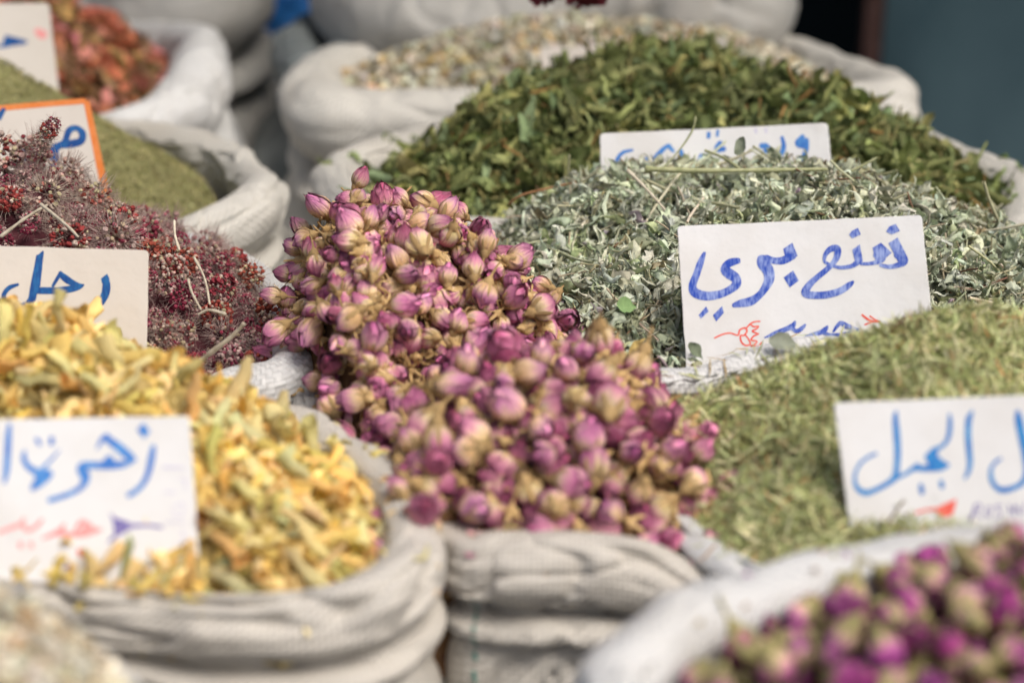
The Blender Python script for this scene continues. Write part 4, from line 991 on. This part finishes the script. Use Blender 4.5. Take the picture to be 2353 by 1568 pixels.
c5 = Card(PY(200, 1312, 0.722), lean(28, 3)).build([(-420, 1390), (466, 1390), (435, 955), (-420, 970)], M_CARD, 'white card with light blue and pink lettering set in the yellow blossoms', seed=4, rad=0.0022)
t5 = crop(0, 1300, 2.413)
c5.strokes([('s', [(82, 295, 30), (73, 400, 50), (65, 550, 50), (55, 680, 48), (38, 765, 22)]),
    ('s', [(205, 508, 22), (196, 560, 42), (222, 622, 48), (282, 668, 56), (345, 685, 66), (405, 690, 64)]), ('p', [(280, 655), (360, 650), (436, 690), (405, 740), (330, 800), (262, 832), (246, 805), (282, 730)]),
    ('s', [(482, 500, 12), (420, 572, 22), (345, 650, 30)]), ('s', [(298, 408, 32), (325, 455, 32)]), ('s', [(418, 402, 40), (420, 450, 40)]),
    ('s', [(786, 485, 18), (828, 412, 38), (872, 388, 54)]), ('s', [(858, 402, 56), (950, 470, 72), (1040, 545, 70), (1095, 578, 26)]), ('s', [(1095, 580, 18), (1000, 612, 54), (880, 625, 62), (760, 622, 58), (682, 625, 66), (660, 652, 78), (686, 702, 82), (688, 752, 62), (640, 812, 44), (540, 862, 42), (398, 906, 42)]),
    ('s', [(845, 605, 46), (885, 558, 36), (915, 600, 40)]), ('p', [(1160, 278), (1217, 350), (1165, 407), (1108, 335)]),
    ('s', [(1242, 468, 36), (1226, 560, 54), (1206, 660, 48), (1170, 750, 44), (1110, 820, 42), (1038, 866, 40)])], M_INKL, to=t5)
c5.strokes([('s', [(-10, 1165, 34), (100, 1125, 36), (178, 1092, 40), (196, 1045, 22)]), ('s', [(188, 1110, 42), (230, 1145, 34), (300, 1112, 34), (342, 1060, 24)]),
    ('s', [(348, 1212, 20), (430, 1180, 38), (490, 1150, 46), (522, 1098, 22)]), ('s', [(478, 1170, 42), (600, 1182, 42), (690, 1160, 76), (760, 1150, 54), (824, 1140, 16)]), ('s', [(608, 1150, 28), (660, 1080, 38), (725, 1132, 76)]),
    ('s', [(165, 1250, 34), (172, 1285, 30)]), ('s', [(250, 1250, 34), (258, 1285, 30)])], M_INKP, 'pink_lettering', t5)
c5.strokes([('s', [(640, 1310, 40), (665, 1345, 44)])], M_INKR, 'red_dot', t5, 0.0003)
c5.strokes([('p', [(888, 1000), (930, 1042), (1090, 1098), (1092, 1118), (955, 1195), (880, 1250), (868, 1240), (925, 1175), (915, 1090)]), ('s', [(1085, 1110, 34), (1200, 1108, 26), (1312, 1124, 22)]), ('s', [(900, 1345, 22), (930, 1320, 24), (965, 1325, 20)]), ('s', [(480, 1440, 22), (540, 1445, 26), (580, 1440, 20)])], M_INKV, 'flower_drawing', t5)
c5.strokes([('s', [(948, 1095, 22), (952, 1100, 22)]), ('s', [(1000, 1130, 22), (1004, 1134, 22)]), ('s', [(955, 1165, 20), (960, 1168, 20)]), ('s', [(1040, 1105, 18), (1044, 1108, 18)]),
    ('s', [(1318, 640, 18), (1380, 640, 22), (1490, 645, 16)]), ('s', [(1455, 730, 14), (1500, 745, 16), (1500, 810, 14)]), ('s', [(1330, 840, 14), (1420, 840, 14)]), ('s', [(1400, 960, 14), (1410, 1020, 16), (1470, 1030, 16), (1485, 930, 14), (1420, 950, 14)]), ('s', [(1340, 1080, 12), (1500, 1085, 12)]), ('s', [(1460, 1150, 14), (1485, 1170, 16), (1480, 1250, 14), (1440, 1245, 12)])], M_INKF, 'faded_marks', t5, 0.0003)

c4 = Card(PY(2150, 1262, 0.75), lean(24, -3)).build([(1970, 1360), (2760, 1340), (2740, 892), (1915, 925)], M_CARD, 'white card with bright blue lettering and a red flower mark in the rosemary', seed=5, rad=0.0025)
t4 = crop(2750, 1280, 2.703)
c4.strokes([('s', [(686, 262, 22), (676, 320, 48), (685, 450, 60), (695, 600, 60), (690, 750, 54), (668, 862, 58), (592, 922, 48), (500, 970, 46), (402, 1000, 54), (332, 958, 46), (306, 890, 34), (316, 810, 28), (362, 728, 28), (432, 676, 28), (502, 645, 28)]),
    ('s', [(670, 870, 40), (760, 832, 34), (840, 780, 44), (882, 742, 36)]), ('s', [(862, 780, 48), (960, 778, 60), (1080, 772, 60), (1155, 745, 34)]), ('p', [(940, 660), (1010, 600), (1062, 625), (1060, 670), (1160, 740), (1130, 785), (990, 790), (975, 740), (950, 705)]),
    ('s', [(1005, 620, 44), (1090, 582, 36), (1140, 530, 38), (1165, 450, 42), (1170, 350, 38), (1164, 288, 22)]), ('s', [(905, 925, 34), (912, 965, 44), (918, 1005, 38)]), ('s', [(1088, 895, 38), (1100, 950, 42)]),
    ('s', [(1372, 262, 22), (1340, 332, 52), (1332, 450, 54), (1340, 600, 54), (1350, 720, 48), (1334, 812, 38), (1300, 872, 20)]),
    ('s', [(1776, 262, 36), (1788, 350, 72), (1820, 500, 78), (1850, 640, 78), (1866, 800, 66), (1826, 900, 52), (1750, 950, 48), (1640, 975, 54), (1570, 930, 44), (1540, 860, 42), (1540, 780, 30), (1582, 720, 28), (1628, 690, 24)])], M_INKC, to=t4)
c4.strokes([('p', [(1030, 1145), (1120, 1100), (1226, 1053), (1216, 1130), (1190, 1200), (1130, 1222), (1075, 1200)]), ('s', [(858, 1182, 22), (960, 1155, 24), (1045, 1145, 26)])], M_INKR, 'red_flower_mark', t4)
c4.strokes([('s', [(1355, 1242, 24), (1380, 1170, 20), (1402, 1108, 16)]), ('s', [(1392, 1110, 12), (1440, 1100, 14), (1442, 1148, 14), (1402, 1170, 12), (1452, 1226, 12)]), ('s', [(1502, 1130, 12), (1542, 1132, 14), (1532, 1198, 14), (1492, 1208, 14), (1502, 1130, 12)]),
    ('s', [(1640, 1114, 12), (1582, 1120, 14), (1618, 1168, 14), (1628, 1210, 14), (1570, 1230, 12)]), ('s', [(1700, 1110, 16), (1710, 1190, 16)]), ('s', [(1745, 1205, 16), (1755, 1112, 14), (1808, 1190, 14), (1842, 1095, 14)]), ('s', [(1880, 1190, 14), (1930, 1100, 14), (1960, 1190, 14)])], M_INKV, 'violet_lettering', t4)

c2 = Card(PY(150, 520, 1.285), lean(20, 6)).build([(-330, 560), (268, 560), (196, 226), (-330, 275)], M_CARDB, 'beige card with an orange border in front of the olive green powder', seed=6, rad=0.002)
t2 = crop(0, 0, 2.1786)
c2.strokes([('s', [(-700, 862, 40), (35, 790, 42), (330, 762, 42), (615, 738, 42)]), ('s', [(632, 748, 44), (690, 1020, 50), (745, 1290, 54), (800, 1560, 56), (830, 1700, 56)])], M_INKO, 'orange_border', t2)
c2.strokes([('s', [(440, 1062, 40), (520, 1050, 58), (590, 1030, 54), (602, 975, 52), (560, 935, 40), (505, 955, 48), (470, 1040, 46), (400, 1085, 60), (400, 1150, 66), (384, 1222, 26)]), ('s', [(118, 1062, 50), (158, 1085, 92), (172, 1150, 84)]), ('s', [(-10, 862, 50), (32, 800, 30)])], M_INKD, to=t2, z=0.0003)
c2.strokes([('s', [(540, 1440, 12), (640, 1436, 12), (742, 1430, 12)])], M_INKP, 'red_line', t2)
c1 = Card(PY(60, 205, 1.66), lean(18, 5)).build([(-330, 260), (140, 255), (112, 8), (-330, 8)], M_CARDB, 'beige card with a dark blue wedge mark standing in the orange red dried flowers', seed=7, rad=0.004)
c1.strokes([('p', [(-60, 352), (15, 325), (38, 258), (92, 270), (202, 298), (195, 322), (100, 336), (20, 352)])], M_INKD, to=t2)
c1.strokes([('s', [(270, 225, 50), (310, 255, 70), (330, 240, 40)])], M_INKP, 'pink_mark', t2)
c6 = Card(PY(1450, 180, 1.715), lean(15, 0)).build([(1250, 260), (1690, 240), (1665, 90), (1238, 112)], M_CARDB, 'blank backed card behind the dark green leaf heap', seed=8, rad=0.004)

# ---- single stalks and leaves
def stalk(name, pts, r0, r1, mat, label, knots=True, cat='stalk'):
    """pts: (u, v, y) along the stalk"""
    k = catmull([PY(*p) for p in pts], 12 * len(pts), closed=False); n = len(k)
    d = np.gradient(k, axis=0); d /= np.linalg.norm(d, axis=1, keepdims=True)
    x = np.cross(d, [0.2, 0.3, 0.9]); x /= np.linalg.norm(x, axis=1, keepdims=True); y = np.cross(d, x)
    a = np.linspace(0, 2 * np.pi, 8, endpoint=False); t = np.linspace(0, 1, n)
    rr = (r0 + (r1 - r0) * t) * (1 + 0.22 * vnoise(np.stack([t * 9, 0 * t, 0 * t + pts[0][0]], -1), 4))
    rr[0] *= 0.3; rr[-1] *= 0.3
    V = k[None] + rr[None, :, None] * (np.cos(a)[:, None, None] * x[None] + np.sin(a)[:, None, None] * y[None])
    c = k.mean(0)
    o = link(name, mesh_quads(name, V.reshape(-1, 3) - c, grid_faces(8, n, True), mat)); o.location = c
    return tag(o, label, cat)
stalk('stalk', [(1168, 470, 1.245), (1200, 448, 1.24), (1280, 428, 1.24), (1385, 405, 1.245)], .0010, .0007, M_STALKR, 'long curved brown stalk reaching from the grey green mint onto the dark leaves')
stalk('stalk', [(1480, 388, 1.205), (1600, 392, 1.20), (1750, 391, 1.20), (1902, 389, 1.20)], .0026, .0014, M_STALKG, 'thick green stalk lying level along the crest of the grey green mint')
stalk('stalk', [(1505, 405, 1.215), (1560, 345, 1.23), (1590, 300, 1.24), (1598, 268, 1.245)], .0007, .0009, M_STALKG, 'thin green stalk curving up across the half buried white card')
stalk('stalk', [(1618, 345, 1.225), (1660, 362, 1.22), (1705, 392, 1.21)], .0013, .0011, M_STALKG, 'short pale green stalk poking up before the half buried card')
stalk('stalk', [(1895, 415, 1.215), (1950, 395, 1.21), (2015, 362, 1.215)], .0012, .0008, M_STALKG, 'pale stalk sticking out beside the right end of the half buried card')
stalk('stalk', [(1440, 390, 1.2), (1490, 440, 1.18), (1560, 520, 1.15)], .0014, .0010, M_STALK, 'pale tan stalk slanting down to the corner of the blue lettered card')
stalk('stalk', [(460, 828, .975), (500, 798, .97), (535, 770, .968), (562, 742, .966)], .0017, .0013, M_STALK, 'thick pale stalk pointing up from the lowest red flower heads')
stalk('stalk', [(432, 640, 1.03), (440, 670, 1.022), (462, 712, 1.012)], .0010, .0008, M_STALK, 'thin pale stalk leaning among the fuzzy flower heads beside the beige card')
stalk('stalk', [(445, 590, 1.05), (470, 640, 1.035), (482, 700, 1.02)], .0010, .0008, M_STALK, 'second thin pale stalk standing close to the beige card')
stalk('stalk', [(455, 722, 1.0), (480, 712, 1.0), (520, 722, .995)], .0008, .0012, M_STALK, 'curled pale stalk end among the fuzzy flower heads')
stalk('stalk', [(0, 545, 1.06), (60, 500, 1.07), (110, 470, 1.08)], .0013, .0010, M_STALK, 'pale stalk lying on the flower heads above the beige card')
stalk('stalk', [(92, 468, 1.07), (150, 515, 1.05), (180, 545, 1.04)], .0015, .0009, M_STALK, 'pale stalk slanting down to the top edge of the beige card')
stalk('stalk', [(400, 505, 1.10), (402, 540, 1.09), (412, 575, 1.08)], .0008, .0010, M_STALK, 'short brown stalk standing before the cream sack lip')
# the sprig that stands in front of the orange bordered card
sp = tag(empty('flower_sprig', PY(85, 400, 1.15)), 'upright dark red flower sprig before the orange bordered card', 'flower sprig')
for nm, pts, ra, rb_ in (('stem', [(40, 470, 1.15), (75, 400, 1.15), (95, 350, 1.15), (112, 305, 1.15)], .0011, .0008),):
    o = stalk(nm, pts, ra, rb_, M_STALK, None, cat=None); o.location = o.location - sp.location; o.parent = sp
for k, (u, v, s) in enumerate(((90, 345, .015), (98, 320, .018), (112, 300, .017), (122, 285, .014), (84, 325, .012))):
    o = link('flower_tuft', hm[[2, 5, 7, 9, 4][k]]); o.location = Vector(PY(u, v, 1.15)) - sp.location; o.scale = (s * .8,) * 3; o.rotation_euler = (k, 2 * k, 0); o.parent = sp
def single_leaf(name, u, v, y, size, rot, col, label, seed, width=.5):
    r = np.random.default_rng(seed); t = leaf_t(r, width, .7, .6, .5, .08, 9, 5)
    o = link(name, mesh_quads(name, t[0], t[1], M_LEAF, {'col': np.array(col)[None] * t[2][:, None]}))
    o.location = PY(u, v, y); o.scale = (size,) * 3; o.rotation_euler = rot; return tag(o, label, 'leaf')
single_leaf('leaf', 958, 568, 1.015, .020, (1.2, -1.3, .2), (.26, .31, .20), 'small grey green leaf caught upright among the rear rosebuds', 3)
single_leaf('leaf', 1438, 702, 1.015, .014, (.9, .2, .3), (.26, .36, .15), 'fresh bright green leaf low in the grey green mint', 5, .9)
single_leaf('leaf', 1600, 806, .965, .016, (1.0, .9, .4), (.20, .24, .16), 'small grey leaf leaning on the lower left corner of the blue lettered card', 6)
single_leaf('leaf', 1800, 785, .955, .018, (.9, .2, .1), (.33, .37, .29), 'crumpled grey leaf lying before the foot of the blue lettered card', 7, .7)
single_leaf('leaf', 1462, 800, .975, .016, (.9, -1.0, .2), (.60, .42, .16), 'yellowed leaf scrap standing in the mint near the rosebuds', 8)
single_leaf('leaf', 1700, 335, 1.215, .017, (1.3, -1.2, .1), (.30, .34, .25), 'grey green leaf standing up before the half buried white card', 9)
single_leaf('leaf', 545, 1320, .722, .034, (1.1, -1.35, .1), (.42, .46, .27), 'broad grey green leaf among the yellow blossoms right of the card', 10, .75)
for k, (u, v, s, a) in enumerate(((290, 1285, .022, 1.3), (130, 1310, .018, 1.2), (400, 1312, .020, .6), (340, 1330, .022, .2), (60, 1320, .020, .5), (200, 1335, .022, 2.4), (440, 1310, .02, 1.7))):
    put_blossom(u, v, .700, (k * 7 + 3) % 44, s, (0.6 + k, -a, 0.4 * k), 'yellow blossom scrap leaning on the foot of the white card in the yellow heap')
put_blossom(140, 715, .86, 6, .024, (.4, -1.4, 0), 'yellow blossom standing on the very top of the heap below the beige card')
put_blossom(462, 880, .88, 34, .022, (1.2, .6, .4), 'hooked yellow blossom hanging at the right shoulder of the yellow heap')
# buds that have slid to the edge
def lone_bud(u, v, y, ax, size, k, label):
    e = empty('rosebud', PY(u, v, y)); z = Vector(ax).normalized(); e.rotation_euler = z.to_track_quat('Z', 'Y').to_euler(); e.scale = (size,) * 3
    tag(e, label, 'rosebud', 'dried rosebuds'); link('petals', bpy.data.meshes['petals'] if k == 0 else bpy.data.meshes['petals.%03d' % k], e); link('calyx', bpy.data.meshes['calyx'] if k == 0 else bpy.data.meshes['calyx.%03d' % k], e)
lone_bud(655, 745, 1.0, (-.7, -.3, -.45), .0195, 2, 'lone pink rosebud at the left edge of the rear mound over the white sack corner')
lone_bud(648, 680, 1.03, (-.9, -.1, .1), .016, 5, 'dark purple rosebud poking out at the left side of the rear mound')
lone_bud(690, 900, .965, (.4, .6, -.1), .017, 7, 'tan rosebud on the outer edge at the lower left of the rear mound')
# hanging dark red bunch, only its lowest tips reach into view
r9 = np.random.default_rng(91); parts = []
for k in range(60):
    t = T_PET[k % 10]; q = np.array(Quaternion(Vector(r9.normal(0, 1, 3)).normalized(), r9.uniform(0, 6.28)).to_matrix())
    f = r9.random(); c0 = np.array([r9.normal(0, .022 * (1 - .4 * f)), r9.normal(0, .02), .06 * f])
    parts.append((t[0] * r9.uniform(.015, .028) @ q.T + c0, t[1], np.tile(np.array([.10, .015, .022]) * r9.uniform(.6, 1.6), (len(t[0]), 1))))
st = tube_t(r9, (.004, .003), .05, 8, 6, .01); Vst = st[0][:, [2, 1, 0]] * np.array([1, 1, .16]) + np.array([0, 0, .12]); parts.append((Vst, st[1], np.tile(np.array([.2, .1, .04]), (len(Vst), 1))))
V, F, c = cat_parts(parts)
o = link('flower_bunch', mesh_quads('flower_bunch', V, F, M_BLOSSOM, {'col': c})); o.location = PY(1285, 2, 1.5); tag(o, 'dark red dried flower bunch hanging at the top edge', 'flower bunch')
# blue plastic bag in the gap at the back
u_, v_ = np.meshgrid(np.linspace(0, 2 * np.pi, 40, endpoint=False), np.linspace(0, 1, 26), indexing='ij')
rad = .055 * np.sin(np.pi * (0.08 + .9 * v_)) ** .7 + .012
q = np.stack([rad * np.cos(u_), rad * .6 * np.sin(u_), v_ * .24 - .06], -1); q += .012 * np.stack([fbm(q * 22, s_) for s_ in (1, 2, 3)], -1)
o = link('plastic_bag', mesh_quads('plastic_bag', q.reshape(-1, 3), grid_faces(40, 26, True), M_BLUE)); o.location = PY(632, 55, 2.62); tag(o, 'crumpled blue plastic bag in the gap between the back sacks', 'plastic bag')
